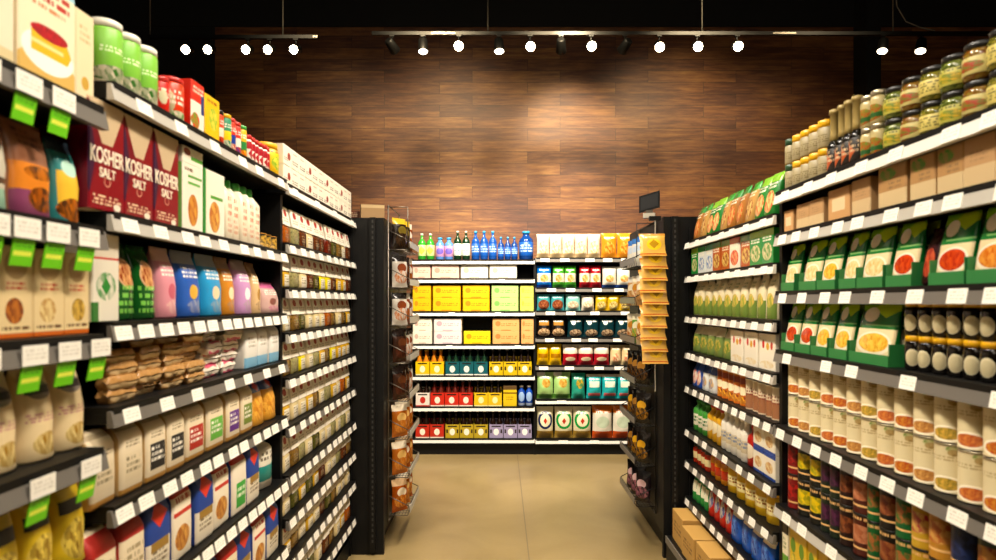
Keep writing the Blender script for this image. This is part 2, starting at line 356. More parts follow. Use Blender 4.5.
def floor_mat():
    m = bpy.data.materials.new('polished_concrete'); m.use_nodes = True; T = NT(m); N, L = T.N, T.L; b = N['Principled BSDF']
    tc = N.new('ShaderNodeTexCoord'); n = N.new('ShaderNodeTexNoise'); n.inputs['Scale'].default_value = 1.6; n.inputs['Detail'].default_value = 8; n.inputs['Distortion'].default_value = .8; L.new(tc.outputs['Object'], n.inputs['Vector'])
    cr = N.new('ShaderNodeValToRGB'); L.new(n.outputs['Fac'], cr.inputs[0]); e = cr.color_ramp.elements; e[0].position = .3; e[0].color = lin('#847048'); e[1].position = .68; e[1].color = lin('#9c865a')
    sx = N.new('ShaderNodeSeparateXYZ'); L.new(tc.outputs['Object'], sx.inputs[0])
    j1 = T.math('LESS_THAN', T.math('ABSOLUTE', T.math('SUBTRACT', sx.outputs[0], .17)), .004)
    n3 = N.new('ShaderNodeTexNoise'); n3.inputs['Scale'].default_value = 40; L.new(tc.outputs['Object'], n3.inputs['Vector'])
    c2 = T.mix(T.math('MULTIPLY', n3.outputs['Fac'], .18), cr.outputs[0], lin('#5e4e33'))
    L.new(T.mix(T.math('MULTIPLY', j1, .8), c2, lin('#6a5a40')), b.inputs['Base Color']); b.inputs['Roughness'].default_value = .3; b.inputs['Specular IOR Level'].default_value = .4
    return m
def room(name, x0, x1, y0, y1, z0, z1, m): b = MB(); b.box(x0, x1, y0, y1, z0, z1, m); return tag(mk(name, b.mesh(name)), kind='structure')
WOOD = wood_mat(); DARK = M('matte_black', '#0a0a0b', .8)
room('floor', -6, 6, -4, 7.1, -.1, 0, floor_mat())
room('wall_back', -3.08, 6, 6.95, 7.1, 0, 4.47, WOOD)
room('wall_back_dark_fade', -6, -3.08, 6.95, 7.1, 0, 4.47, DARK)  # wall's fade into darkness at this end, put in as flat black
room('trim_1', -6, 6, 6.93, 7.1, 4.47, 5.4, DARK)
room('wall_left', -6.1, -6, -4, 7.1, 0, 5.4, DARK)
room('wall_right', 6, 6.1, -4, 7.1, 0, 5.4, WOOD)
room('wall_front', -6, 6, -4.1, -4, 0, 5.4, DARK)
room('ceiling', -6, 6, -4, 7.1, 5.4, 5.5, DARK)
room('column', 3.82, 3.97, 6.70, 6.95, 0, 5.4, DARK)

# ------------------------------------------------------------------ shelving
def shelving(name, label, loc, rz, w, zs, depth, tags, lip=RAIL, tagw=.055, lip_h=.036, base_out=0, height=1.93, ends=(.02, .02)):
    root = tag(mk(name, None, None, loc, (0, 0, rz)), label, 'shelving')
    bp = MB(); bp.box(-w/2, w/2, depth, depth+.03, 0, height, BLK2); mk('back_panel', bp.mesh('back_panel'), root)
    for e, x in ((0, -w/2), (1, w/2-.012)):
        up = MB(); up.box(x, x+.012, ends[e], depth, 0, height, BLK); mk('side_panel', up.mesh('side_panel'), root)
    kb = MB(); kb.box(-w/2, w/2, .03-base_out, depth, 0, min(.1, zs[-1]-.04), BLK); mk('base_plinth', kb.mesh('base_plinth'), root)
    for i, z in enumerate(zs):
        top = z + lip_h/2; lp = lip[i] if isinstance(lip, list) else lip
        b = MB(); b.box(-w/2+.013, w/2-.013, -.006, depth-.002, top-.008, top+.008, BLK); b.box(-w/2+.013, w/2-.013, .006, depth-.002, top-.03, top-.0081, BLK)
        sh = mk('shelf', b.mesh('shelf'), root)
        r = MB(); hh = lip_h; x0, x1 = -w/2+.004, w/2-.004
        r.loft([[(x0, -.012, top-hh), (x1, -.012, top-hh), (x1, .005, top-hh), (x0, .005, top-hh)], [(x0, -.004, top), (x1, -.004, top), (x1, .005, top), (x0, .005, top)]], lp, 'box', (x0, -.01, top-hh, w, .02, hh), False)
        mk('price_rail', r.mesh('price_rail'), sh)
        tg = tags[i] if isinstance(tags, list) else tags
        if tg:
            t = MB(); s2 = tagw/2; yo = -.0012
            t.loft([[(-s2, -.0122+yo, -hh+.002), (s2, -.0122+yo, -hh+.002), (s2, -.011, -hh+.002), (-s2, -.011, -hh+.002)], [(-s2, -.005+yo, -.002), (s2, -.005+yo, -.002), (s2, -.003, -.002), (-s2, -.003, -.002)]], TAG, 'box', (-s2, -.013, -hh, tagw, .01, hh), False)
            tme = t.mesh('price_tag'); rr = random.Random(i*7+int(abs(loc[1])*10))
            for k in range(tg):
                x = -w/2 + w*(k+.5)/tg + rr.uniform(-.3, .3)*max(0, w/tg-tagw)
                mk('price_tag', tme, sh, (x, 0, top))
    return root
ZA = [1.885, 1.63, 1.405, 1.165, .925, .66, .4, .15]
ZB = [1.964, 1.675, 1.43, 1.24, 1.02, .765, .50, .2]
ZC = [1.955, 1.715, 1.533, 1.35, 1.167, .97, .77, .594, .42, .21]
ZF = [1.90, 1.737, 1.514, 1.288, .995, .69, .42, .15]
ZG = [1.823, 1.63, 1.40, 1.193, .998, .749, .565, .353, .12]
ZD = [1.89, 1.706, 1.382, 1.06, .755, .45, .138]
ZE = [1.91, 1.617, 1.39, 1.127, .853, .52, .13]
W4 = 1.22
uA = shelving('gondola_shelving', 'shelving at the aisle start with cake mix boxes and hanging green tags', (-.845, .765, 0), PI/2, W4, ZA, .46, [0, 0, 0, 0, 6, 4, 4, 4], RAIL, .07, .04, ends=(.16, .16))
uB = shelving('gondola_shelving', 'black shelving filled with kosher salt, sugar and flour bags', (-.86, 2.0, 0), PI/2, 1.18, ZB, .46, [6, 9, 13, 7, 12, 14, 14, 6], [RAILW, RAILW, RAIL, RAIL, RAIL, RAIL, RAIL, RAIL], .065, ends=(.16, .02))
uC = shelving('gondola_shelving', 'narrow-tiered black shelving holding rows of spice packets', (-.86, 3.20, 0), PI/2, W4, ZC, .46, [4, 9, 9, 10, 10, 10, 11, 11, 11, 11], [SHELFW]+[RAILW]*4+[RAIL]*5, .07)
uF = shelving('gondola_shelving', 'shelving stacked with soup cans, broths and glass jars', (1.08, 1.91, 0), -PI/2, W4, ZF, .46, [7, 9, 8, 5, 9, 7, 8, 6], [SHELFW, RAILW, RAIL, RAIL, RAIL, RAILW, RAILW, RAIL], .065, .04)
uG = shelving('gondola_shelving', 'shelving of green soup packets, condiment jars and drink pouches', (1.08, 3.13, 0), -PI/2, W4, ZG, .46, [7, 8, 10, 10, 10, 8, 9, 9, 4], [SHELFW, SHELFW, RAILW, RAILW, RAIL, RAIL, RAIL, RAIL, RAIL], .065)
uD = shelving('gondola_shelving', 'wide wall shelving holding water bottles, drink cases and beer carriers', (-.267, 6.3, 0), 0, W4, ZD, .42, [0, 1, 2, 2, 0, 0, 0], SHELFW, .06)
uE = shelving('gondola_shelving', 'wall shelving beside the drink cases filled with chip bags', (.953, 6.3, 0), 0, W4, ZE, .42, [6, 5, 5, 5, 5, 2, 3], [RAIL]*5+[SHELFW]*2, .09)
# green promotion tags hanging from the first unit's rails: sub-parts of each shelf
gt = MB(); gt.box(-.026, .026, -.0165, -.0145, -.085, -.036, GREEN_TAG); gme = gt.mesh('promotion_tag')
pt = MB(); pt.box(-.032, .032, -.0150, -.0136, -.038, -.002, TAG); ptA = pt.mesh('price_tag')
sA = [c for c in uA.children if c.name.startswith('shelf')]
for i, px_list in enumerate(([-30, 16, 52], [-20, 14, 46, 78], [-30, 22, 58, 90], [-40, 30, 80])):
    for px in px_list:
        y = 545.0/(500-px)+.01; mk('promotion_tag', gme, sA[i], (y-.765, 0, ZA[i]+.02), (.18, 0, 0)); mk('price_tag', ptA, sA[i], (y-.765, 0, ZA[i]+.02))

# ------------------------------------------------------------------ left side products
bA = [z+.0285 for z in ZA]; bB = [z+.0265 for z in ZB]; bC = [z+.0265 for z in ZC]; bF = [z+.0285 for z in ZF]; bG = [z+.0265 for z in ZG]
cake = D('cake_mix_print', '#efe2c4', ('e', .5, .02, .62, .32, '#d8b46a'), ('r', .5, .97, .5, .09, '#a8cdd6'), ('e', .5, .3, .46, .17, '#f7f3ea'), ('r', .52, .36, .32, .085, '#e6b93a'), ('r', .52, .36, .32, .018, '#f2dc9a'), ('d', .84, .36, .08, .085, '#e6b93a'), ('f', .52, .47, .33, .06, '#c01f2c', '#8f1220', 18), ('t', .5, .78, .38, .08, '#b23b2c', 2), ('t', .5, .67, .3, .03, '#c98a60', 1), rough=.5)
cake2 = D('loaf_mix_print', '#ece0c6', ('r', .5, .08, .5, .08, '#dccba0'), ('f', .4, .42, .3, .2, '#c05a22', '#e7a35a', 8), ('t', .5, .8, .36, .08, '#b24a32', 2), rough=.5)
cakeb = D('plain_mix_print', '#e9d8b4', ('e', .5, .25, .2, .07, '#c9a34e'), ('t', .5, .75, .3, .1, '#c8b48a', 3), rough=.5)
choc = D('biscuit_pouch_print', '#a9765a', ('e', .5, .1, .7, .22, '#8e4d6c'), ('r', .5, .42, .5, .14, '#d98a3c'), ('f', .55, .47, .36, .07, '#3a1d12', '#c87a2c', 7), ('f', .6, .2, .34, .13, '#20130e', '#b0621e', 9), ('t', .5, .82, .3, .1, '#6d3b26', 3), rough=.3)
teal = D('teal_pouch_print', '#3e8f8e', ('r', .5, .95, .5, .1, '#21303a'), ('r', .45, .42, .36, .2, '#e8c050'), ('e', .5, .66, .3, .1, '#bfe0d0'), ('f', .5, .17, .44, .14, '#20150f', '#c07020', 9), rough=.3)
grey = D('grey_pouch_print', '#c9c3b2', ('r', .5, .1, .5, .12, '#9cc0a8'), ('f', .5, .72, .4, .16, '#2e2620', '#7b4a2c', 8), ('r', .5, .3, .5, .03, '#5a4433'), rough=.4)
beige = [D('granola_print_%d' % i, '#e3cda0', ('e', .5, .8, .34, .16, '#b99d70'), ('r', .5, .03, .5, .03, '#c56a2c'), ('t', .5, .56, .3, .05, '#c4543a', 2), ('f', .45 if i else .55, .3, .26, .14, c1, c2, 9), ('t', .5, .1, .4, .03, '#6b4a2a', 1), rough=.45) for i, (c1, c2) in enumerate((('#8a6a2a', '#d8b45c'), ('#70301c', '#c07a38'), ('#b98d50', '#e6d09a')))]
blkov = D('oat_pouch_print', '#e4cfa6', ('e', .5, .74, .36, .10, '#8a8078'), ('r', .5, .74, .38, .04, '#1f1a1a'), ('t', .5, .45, .4, .05, '#c89090', 3), ('f', .55, .18, .36, .12, '#e9d59a', '#a8802c', 8), rough=.45)
yellow = D('cereal_pouch_print', '#d9bc3e', ('r', .5, .93, .5, .09, '#6a5020'), ('r', .5, .66, .4, .07, '#2e2a28'), ('f', .5, .3, .4, .22, '#e7cf6a', '#8a6a20', 8), rough=.4)
S = 'on the top shelf by the camera'
row('L', bA[0], [(carton, [[cake2]], -52, 17, 1, .235, 'cake_mix_box', 'cream loaf mix box with an orange bread picture', 'baking mix', 'baking mix boxes'),
                 (carton, [[cake]], 18, 77, 1, .225, 'cake_mix_box', 'cake mix box showing a red berry topped yellow slice', 'baking mix', 'baking mix boxes'),
                 (carton, [[cakeb]], 78, 97, 1, .20, 'cake_mix_box', 'plain beige mix box with a small gold emblem', 'baking mix', 'baking mix boxes')], .07)
row('L', bA[1], [(pouch, [[grey]], -45, 17, 1, .185, 'biscuit_pouch', 'grey and mint biscuit pouch beside the brown one', 'pouch', 'biscuit pouches'),
                 (pouch, [[choc]], 19, 61, 1, .185, 'biscuit_pouch', 'brown biscuit pouch with chocolate bowls', 'pouch', 'biscuit pouches'),
                 (pouch, [[teal]], 62, 88, 1, .175, 'biscuit_pouch', 'teal biscuit pouch with a yellow label', 'pouch', 'biscuit pouches')], .07)
row('L', bA[2], [(carton, [[beige[0]], [beige[1]], [beige[2]]], -44, 92, 4, .168, 'granola_box', ['beige granola box with tan disc'], 'cereal box', 'beige granola boxes')], .07)
row('L', bA[3], [(pouch, [[blkov]], -60, 96, 4, .185, 'oat_pouch', 'cream oat pouch with a black oval band', 'pouch', 'cream oat pouches')], .08)
row('L', bA[4], [(pouch, [[yellow]], -60, 94, 4, .19, 'cereal_pouch', 'yellow cereal pouch with a dark band', 'pouch', 'yellow cereal pouches')], .08)
row('L', bA[5], [(pouch, [[blkov]], -100, 92, 4, .19, 'muesli_pouch', 'cream muesli pouch on the low shelf', 'pouch', 'low shelf muesli pouches')], .08)

greenc = D('green_canister_print', '#8cc653', ('r', .5, .10, .6, .12, '#e6d9bc'), ('f', .55, .22, .55, .14, '#e8dcc4', '#3f7a2a', 7), ('t', .5, .62, .3, .06, '#e6f3c8', 2), rough=.35)
LIDW = M('cream_lid', '#e7e3d2', .35)
redc = D('red_canister_print', '#cf2f26', ('t', .5, .65, .36, .15, '#f2dcc8', 3), ('e', .3, .55, .16, .2, '#d9cfae'), rough=.35)
orac = D('orange_canister_print', '#de4b26', ('e', .25, .5, .2, .3, '#c9c29a'), ('t', .6, .6, .3, .2, '#f3e2d0', 3), ('f', .55, .15, .4, .15, '#4f9a35', '#efe4cb', 8), rough=.35)
redw = D('tomato_box_print', '#d23a28', ('r', .5, .3, .5, .3, '#eae6d6'), ('f', .3, .22, .3, .16, '#59a23d', '#d9442c', 7), ('r', .85, .6, .12, .2, '#2d3a78'), ('t', .5, .82, .4, .08, '#f5ddc8', 2), rough=.4)
yelb = D('yellow_box_print', '#ecc02f', ('f', .55, .5, .28, .25, '#7fae36', '#f3d95c', 8), ('t', .5, .85, .35, .06, '#9a5a18', 1), side='#e0aa20', rough=.4)
def spc(n, a, b_, c): return D(n, a, ('r', .5, .45, .5, .15, b_), ('f', .5, .2, .4, .12, c, a, 7), ('t', .5, .75, .4, .08, '#f5f0e0', 2), rough=.35)
sp = [spc('season_a', '#d8502c', '#f0e6d0', '#8a2a18'), spc('season_b', '#3d8f6a', '#f0d040', '#e8e0c8'), spc('season_c', '#d2442a', '#29489a', '#e8dcc0'), spc('season_d', '#c9402c', '#f2ead8', '#274a98'), spc('season_e', '#e7b62e', '#3a8a4a', '#d8482c')]
REDL = M('red_lid', '#c52a22', .35); GRNL = M('green_lid', '#3a9a3c', .3); YELL = M('yellow_lid', '#e0a80c', .35); BLKL = M('black_lid', '#181716', .35); GLDL = M('gold_lid', '#c78a2a', .35, .4)
smr = D('small_red_jar_print', '#efe6d8', ('r', .5, .75, .6, .16, '#a8202c'), ('d', .5, .4, .3, .25, '#b8323a'), ('t', .5, .15, .4, .08, '#604038', 2), rough=.35)
whb = D('white_carton_print', '#e9e2d0', ('t', .5, .3, .38, .12, '#5b4a40', 2), ('t', .5, .75, .3, .06, '#b98a78', 1), side='#e3dac6', rough=.5)
whr = D('white_carton_dot_print', '#e9e2d0', ('f', .7, .5, .2, .2, '#b8502c', '#7a2a1c', 6), ('t', .3, .3, .25, .1, '#5b4a40', 2), rough=.5)
row('L', bB[0], [(tallid, [[greenc, LIDW]], 112, 164.5, 3, .155, 'breadcrumb_canister', 'light green canister with white lid', 'canister', 'light green canisters'),
    (tallid, [[redc, REDL]], 166, 176, 1, .105, 'tomato_canister', 'small red canister beside the green canisters', 'canister', 'red canisters'),
    (tallid, [[orac, REDL]], 176.5, 190, 1, .125, 'stock_canister', 'orange-red canister with pale oval label', 'canister', 'red canisters'),
    (carton, [[redw]], 191.7, 205, 1, .145, 'stock_box', 'red and white stock box beside the yellow box', 'carton', 'upper left shelf boxes'),
    (carton, [[yelb]], 206, 221, 1, .135, 'stock_box', 'bright yellow box with green leaf picture', 'carton', 'upper left shelf boxes', 1, .08),
    (tallid, [[sp[0], BLKL], [sp[1], YELL], [sp[2], REDL], [sp[3], REDL], [sp[4], GRNL]], 222, 250, 5, .118, 'seasoning_can', ['orange seasoning can', 'green seasoning can with yellow lid', 'red seasoning can with blue band', 'red seasoning can with cream band', 'yellow seasoning can with green lid'], 'seasoning', 'seasoning cans'),
    (jar, [[smr, REDL]], 251, 273, 6, .10, 'seasoning_jar', 'small white and red jar', 'seasoning', 'small red and white jars'),
    (jar, [[yelb, YELL]], 274, 284, 1, .135, 'mustard_jar', 'yellow jar standing before the white cartons', 'jar', 'mustard jars')], .1)
row('L', bC[0], [(carton, [[whr], [whb], [whb]], 284.5, 352, 12, .082, 'tea_carton', 'small white carton on top of the spice shelving', 'carton', 'small white cartons on top', 2)], .09)
kos = D('kosher_box_print', '#cdb898', ('r', .5, .28, .5, .33, '#8c1626'), ('d', 0, .56, .40, .42, '#7a1426'), ('d', 1, .56, .40, .42, '#8c1824'), ('d', .02, .5, .17, .36, '#46203f'), ('t', .5, .09, .4, .05, '#e6c9a8', 3), ('e', .78, .05, .1, .035, '#f0e4d0'), ('o', .5, .27, .09, .045, '#d9a890', .8), side='#8a1528', rough=.35)
row('L', bB[1], [(carton, [[kos]], 88.5, 182, 3, .242, 'kosher_salt_box', 'tall dark red kosher salt box', 'salt box', 'kosher salt boxes')], .11)
# raised lettering: KOSHER SALT
def text_mesh(txt, wid, hei, m, ext=.0006, size=.05):
    c = bpy.data.curves.new('t', 'FONT'); c.body = txt; c.size = size; c.align_x = 'CENTER'; c.extrude = ext; c.offset = size*.02
    o = bpy.data.objects.new('t', c); COL.objects.link(o); dg = bpy.context.evaluated_depsgraph_get()
    me = bpy.data.meshes.new_from_object(o.evaluated_get(dg)); bpy.data.objects.remove(o); bpy.data.curves.remove(c)
    xs = [v.co.x for v in me.vertices]; ys = [v.co.y for v in me.vertices]; fx, fy = wid/(max(xs)-min(xs)), hei/(max(ys)-min(ys)); mx = (max(xs)+min(xs))/2
    for v in me.vertices: v.co = ((v.co.x-mx)*fx, v.co.z, v.co.y*fy)
    me.flip_normals()
    me.materials.clear(); me.materials.append(m); return me
CREAM = M('cream_ink', '#f0e2c8', .5)
kw = [o for o in COL.objects if o.name.startswith('kosher_salt_box')]
tm1, tm2 = text_mesh('KOSHER', .122, .036, CREAM), text_mesh('SALT', .058, .022, CREAM)
for o in kw: mk('lettering', tm1, o, (0, -.0008, .104)); mk('lettering', tm2, o, (0, -.0008, .074))
mlk = D('sweetener_box_print', '#efe9d8', ('r', .6, .82, .34, .02, '#5aa040'), ('r', .55, .72, .3, .02, '#6fb052'), ('f', .5, .32, .24, .24, '#b5672c', '#d9a050', 6), ('t', .3, .9, .2, .04, '#7a5a40', 1), side='#8cc06a', rough=.4)
mlk2 = D('sweetener_flap_print', '#efe9d8', ('f', .22, .7, .16, .22, '#7a2a20', '#b04a30', 5), ('r', .7, .4, .3, .12, '#5aa040'), rough=.4)
mlk3 = D('green_edge_box_print', '#efe9d8', ('r', .03, .5, .05, .5, '#3f9440'), ('r', .6, .6, .3, .025, '#5aa040'), ('f', .5, .3, .26, .24, '#b5672c', '#e0b060', 6), side='#3f9440', rough=.4)
whc = D('cream_bottle_print', '#eaddc6', ('t', .5, .6, .3, .2, '#c97a5a', 3), ('t', .5, .25, .3, .15, '#d8a080', 3), rough=.35)
dkt = D('dark_tin_print', '#2c2418', ('f', .5, .5, .42, .4, '#c8a04a', '#3a2c18', 7), rough=.35)
row('L', bB[1], [(milkbox, [[mlk, mlk2]], 183, 204, 1, .235, 'sweetener_box', 'white sweetener carton with picture beside the salt boxes', 'carton', 'white sweetener cartons'),
    (carton, [[mlk3]], 205, 226, 1, .198, 'sweetener_box', 'white carton with green edge beside capped bottles', 'carton', 'white sweetener cartons'),
    (capbox, [[whc, GRNL]], 227, 262, 5, .205, 'syrup_bottle', 'cream square bottle with green cap', 'bottle', 'green capped bottles'),
    (can, [[dkt, GLDL]], 263, 280.5, 3, .055, 'small_tin', 'small dark tin with gold label', 'tin', 'small dark tins')], .08)
def patch(n, a, b_, c, d_='#f4efe2'): return D(n, a, ('r', .5, .9, .5, .1, b_), ('t', .5, .66, .36, .09, d_, 3), ('e', .5, .38, .2, .11, c), ('f', .6, .16, .4, .1, b_, a, 6), rough=.3)
lfb = D('leaf_box_print', '#e6dfce', ('r', .5, .72, .5, .015, '#c64a40'), ('r', .5, .86, .5, .13, '#d9cfbc'), ('f', .5, .4, .36, .16, '#2f8a3a', '#e6dfce', 7), ('d', .5, .4, .18, .1, '#2f8a3a'), ('r', .1, .1, .12, .12, '#3f7a3a'), side='#d8cfba', rough=.45)
gb = D('dried_fruit_print', '#1f5a26', ('e', .5, .6, .34, .2, '#d9b08c'), ('f', .5, .6, .3, .17, '#8a3a1c', '#e0b07a', 9), ('t', .5, .25, .4, .2, '#7fc05a', 4), rough=.15)
row('L', bB[2], [(carton, [[lfb]], 92, 120, 1, .195, 'stevia_box', 'white carton with a green leaf and red line', 'carton', 'sugar substitute packs'),
    (pouch, [[gb]], 121, 164, 2, .185, 'fruit_bag', 'glossy dark green bag with round fruit picture', 'bag', 'dark green bags'),
    (pouch, [[patch('pk', '#dc9aa4', '#e6c2b8', '#c86a7a')]], 165, 183, 1, .19, 'sugar_pouch', 'pink sugar pouch beside the dark green bags', 'pouch', 'sugar pouches'),
    (pouch, [[patch('bl', '#3a66b4', '#a7abb8', '#d8b050')]], 184, 206, 1, .19, 'sugar_pouch', 'royal blue sugar pouch with gold heart', 'pouch', 'sugar pouches'),
    (pouch, [[patch('lb', '#3d9ccb', '#9fa8b0', '#e4d2b0')]], 207, 226, 1, .19, 'sugar_pouch', 'sky blue sugar pouch with cream heart', 'pouch', 'sugar pouches'),
    (pouch, [[patch('or', '#c98a3c', '#a88c78', '#e8dcb8')]], 227, 240, 1, .19, 'sugar_pouch', 'amber sugar pouch with pale heart', 'pouch', 'sugar pouches'),
    (pouch, [[patch('pp', '#c79ac4', '#b4a4a8', '#f4ecec')]], 241, 255, 1, .19, 'sugar_pouch', 'lilac sugar pouch with white heart', 'pouch', 'sugar pouches'),
    (pouch, [[patch('bg', '#d8b88c', '#a08468', '#b08a50')]], 256, 264, 1, .185, 'sugar_pouch', 'tan sugar pouch beside the lilac one', 'pouch', 'sugar pouches'),
    (pouch, [[patch('mg', '#c9a8a0', '#c06a90', '#7a3a30')]], 265, 282, 1, .12, 'sugar_pouch', 'short pink-based pouch at the far shelf end', 'pouch', 'sugar pouches')], .08)
# piles of bags lying on the fourth shelf
brn = D('raw_sugar_print', '#b98f5c', ('f', .5, .5, .45, .4, '#b58a56', '#c49c68', 4), ('r', .5, .03, .5, .03, '#d8bc90'), rough=.3, bump=.5)
pnk = D('pink_bag_print', '#e8dccc', ('r', .5, .12, .34, .07, '#cc5a74'), ('r', .5, .4, .3, .12, '#d0607a'), ('r', 3.5, .12, .34, .07, '#cc5a74'), rough=.4, bump=.5)
wbl = D('white_blue_bag_print', '#e6e2da', ('r', .5, .12, .5, .14, '#8fc0dc'), ('t', .5, .6, .3, .14, '#b0a898', 3), rough=.4)
def pile(y0, y1, cols, lays, h, m, name, look, grp, z):
    w = (y1-y0)/cols
    for c in range(cols):
        for l in range(lays - (1 if c == 0 and cols > 3 else 0)):
            place(lying, round(w*.98-.003*((c+l) % 3), 3), .22, h*1.12, [m], name, (-.88-random.uniform(0, .025), y0+w*(c+.5)+(.0 if l % 2 else .003), z+l*(h+.001)), PI/2+random.uniform(-.09, .09),
                  '%s, stack %s from camera, layer %s up' % (look, NUM[c+1], NUM[l+1]), 'bag', grp)
pile(1.447, 1.93, 4, 5, .029, brn, 'raw_sugar_bag', 'flat brown sugar bag', 'piled brown sugar bags', bB[3])
pile(1.93, 2.20, 2, 4, .035, pnk, 'icing_sugar_bag', 'white and pink sugar bag', 'piled pink and white bags', bB[3])
row('L', bB[3], [(flourbag, [[wbl]], 246, 281, 3, .148, 'caster_sugar_bag', 'upright white bag with pale blue foot', 'bag', 'white and blue upright bags')], .1)
def paperbag(n, band, low=.25, txt='#f4efe2'): return D(n, '#dfd0b4', ('r', .52, .38, .36, .2, band), ('t', .52, .40, .3, .13, txt, 3), ('r', .5, .045, .5, .045, '#b98c4a'), ('r', .5, .97, .5, .06, '#b4a488'), ('t', .5, .7, .3, .05, '#8a7a60', 2), side='#c2a26e', rough=.6)
pb = [paperbag('flour_plain', '#dccdb0', txt='#8f8368'), paperbag('flour_black', '#2a2724'), paperbag('flour_red', '#b53a2c'), paperbag('flour_green', '#6fb24a'), paperbag('flour_purple', '#6a3a8a'), paperbag('flour_olive', '#7a8a3a')]
row('L', bB[4], [(flourbag, [[pb[0]]], 93, 146, 2, .165, 'grain_bag', 'plain tan paper grain bag', 'bag', 'paper grain bags'),
    (flourbag, [[pb[1]]], 147, 187, 2, .165, 'grain_bag', 'tan paper bag with black label', 'bag', 'paper grain bags'),
    (flourbag, [[pb[2]]], 188, 208, 1, .165, 'grain_bag', 'tan paper bag with red label', 'bag', 'paper grain bags'),
    (flourbag, [[pb[3]]], 209, 227, 1, .165, 'grain_bag', 'tan paper bag with light green label', 'bag', 'paper grain bags'),
    (flourbag, [[pb[4]]], 228, 242, 1, .165, 'grain_bag', 'tan paper bag with purple label', 'bag', 'paper grain bags'),
    (flourbag, [[pb[5]]], 243, 255, 1, .17, 'grain_bag', 'tan paper bag with olive label', 'bag', 'paper grain bags'),
    (pouch, [[D('pasta_bag_print', '#dfa54a', ('r', .5, .85, .5, .16, '#2f4f8e'), ('f', .4, .35, .4, .25, '#e9b85c', '#c07a26', 8), ('d', .6, .8, .2, .1, '#c8402c'), rough=.3)]], 256, 280.5, 2, .175, 'cornmeal_pouch', 'orange pouch with dark blue top', 'pouch', 'orange and blue pouches')], .1)
fl = [D('red_top_flour_print', '#e2d3b6', ('r', .5, .88, .5, .14, '#b0332c'), ('t', .5, .45, .36, .18, '#a89878', 4), ('f', .4, .15, .34, .12, '#8a5a2c', '#d8b070', 6), side='#b0332c', rough=.55),
      D('blue_flour_print', '#e6dcc8', ('r', .5, .74, .5, .28, '#2c4a92'), ('d', .5, .78, .34, .17, '#c9402e'), ('r', .5, .40, .36, .06, '#a08040'), ('t', .5, .25, .34, .1, '#8a7a60', 3), side='#2c4a92', rough=.55),
      D('cookie_flour_print', '#ebdfc8', ('r', .5, .93, .5, .08, '#b83a2e'), ('r', .5, .62, .44, .03, '#c0402e'), ('f', .45, .28, .36, .17, '#a5622a', '#dca85e', 6), ('t', .5, .78, .36, .06, '#a83a2e', 1), side='#2c4a92', rough=.55),
      D('green_label_flour_print', '#e6dcc8', ('r', .5, .93, .5, .1, '#b83a2e'), ('r', .55, .3, .3, .2, '#4aa84a'), ('t', .55, .32, .24, .1, '#eef4dd', 2), side='#2c4a92', rough=.55)]
flk = ['cream flour bag with red top', 'blue and white flour bag with red diamond', 'cream flour bag with cookie picture', 'white flour bag with green label']
row('L', bB[5], [(flourbag, [[fl[0]]], 92, 148, 2, .20, 'flour_bag', flk[0] + ' on the flour shelf', 'bag', 'flour bags'),
    (flourbag, [[fl[1]], [fl[2]]], 149, 196, 2, .205, 'flour_bag', [flk[1], flk[2]], 'bag', 'flour bags'),
    (flourbag, [[fl[1]], [fl[2]], [fl[3]], [fl[1]]], 197, 261, 4, .205, 'flour_bag', ['tall blue flour bag with red diamond', 'tall cream flour bag with cookies', 'tall white flour bag with green label', 'tall blue flour bag'], 'bag', 'flour bags'),
    (fatbottle, [[D('starch_bottle_print', '#e6dfce', ('r', .5, .3, .6, .14, '#2f9a94'), ('t', .5, .6, .3, .1, '#7a705c', 2), rough=.35), REDL]], 262, 281, 1, .215, 'starch_bottle', 'white bottle with teal band and red cap', 'bottle', 'starch bottles')], .1)
row('L', bB[6], [(flourbag, [[fl[1]], [fl[2]], [fl[1]], [fl[0]]], 150, 280.5, 7, .20, 'baking_bag', ['low shelf blue baking bag with red diamond', 'low shelf cream baking bag with cookies', 'low shelf blue baking bag', 'low shelf red-topped baking bag'], 'bag', 'low shelf baking bags')], .1)
row('L', bB[7], [(flourbag, [[fl[0]]], 200, 280.5, 6, .2, 'bread_mix_bag', 'floor level red-topped bread mix bag', 'bag', 'floor level bags')], .1)
# spice packets
CC = ['#8a6a35', '#c9a23a', '#6b3a1e', '#a8a070', '#d9c79a', '#5c5a28', '#b5642a', '#e0cf3a', '#7a2c1a']
CN = ['brown', 'golden', 'dark brown', 'grey-green', 'cream', 'olive', 'orange', 'yellow', 'brick red']
HD = D('spice_header_print', '#eee6d6', ('e', .5, .68, .22, .2, '#a83a2c'), ('t', .5, .28, .36, .14, '#a89c88', 2), rough=.5)
SPM = [[D('spice_%d' % i, c, ('r', .5, .35, .34, .3, '#e8dfca') if i % 3 == 1 else ('f', .5, .5, .5, .5, c, '#%02x%02x%02x' % tuple(int(int(c[q:q+2], 16)*.72) for q in (1, 3, 5)), 12), ('t', .5, .4, .3, .18, '#8a7c60', 3), rough=.2), HD] for i, c in enumerate(CC)]
spn = ['second', 'third', 'fourth', 'fifth', 'sixth', 'seventh', 'eighth', 'ninth', 'lowest']
rs = random.Random(5)
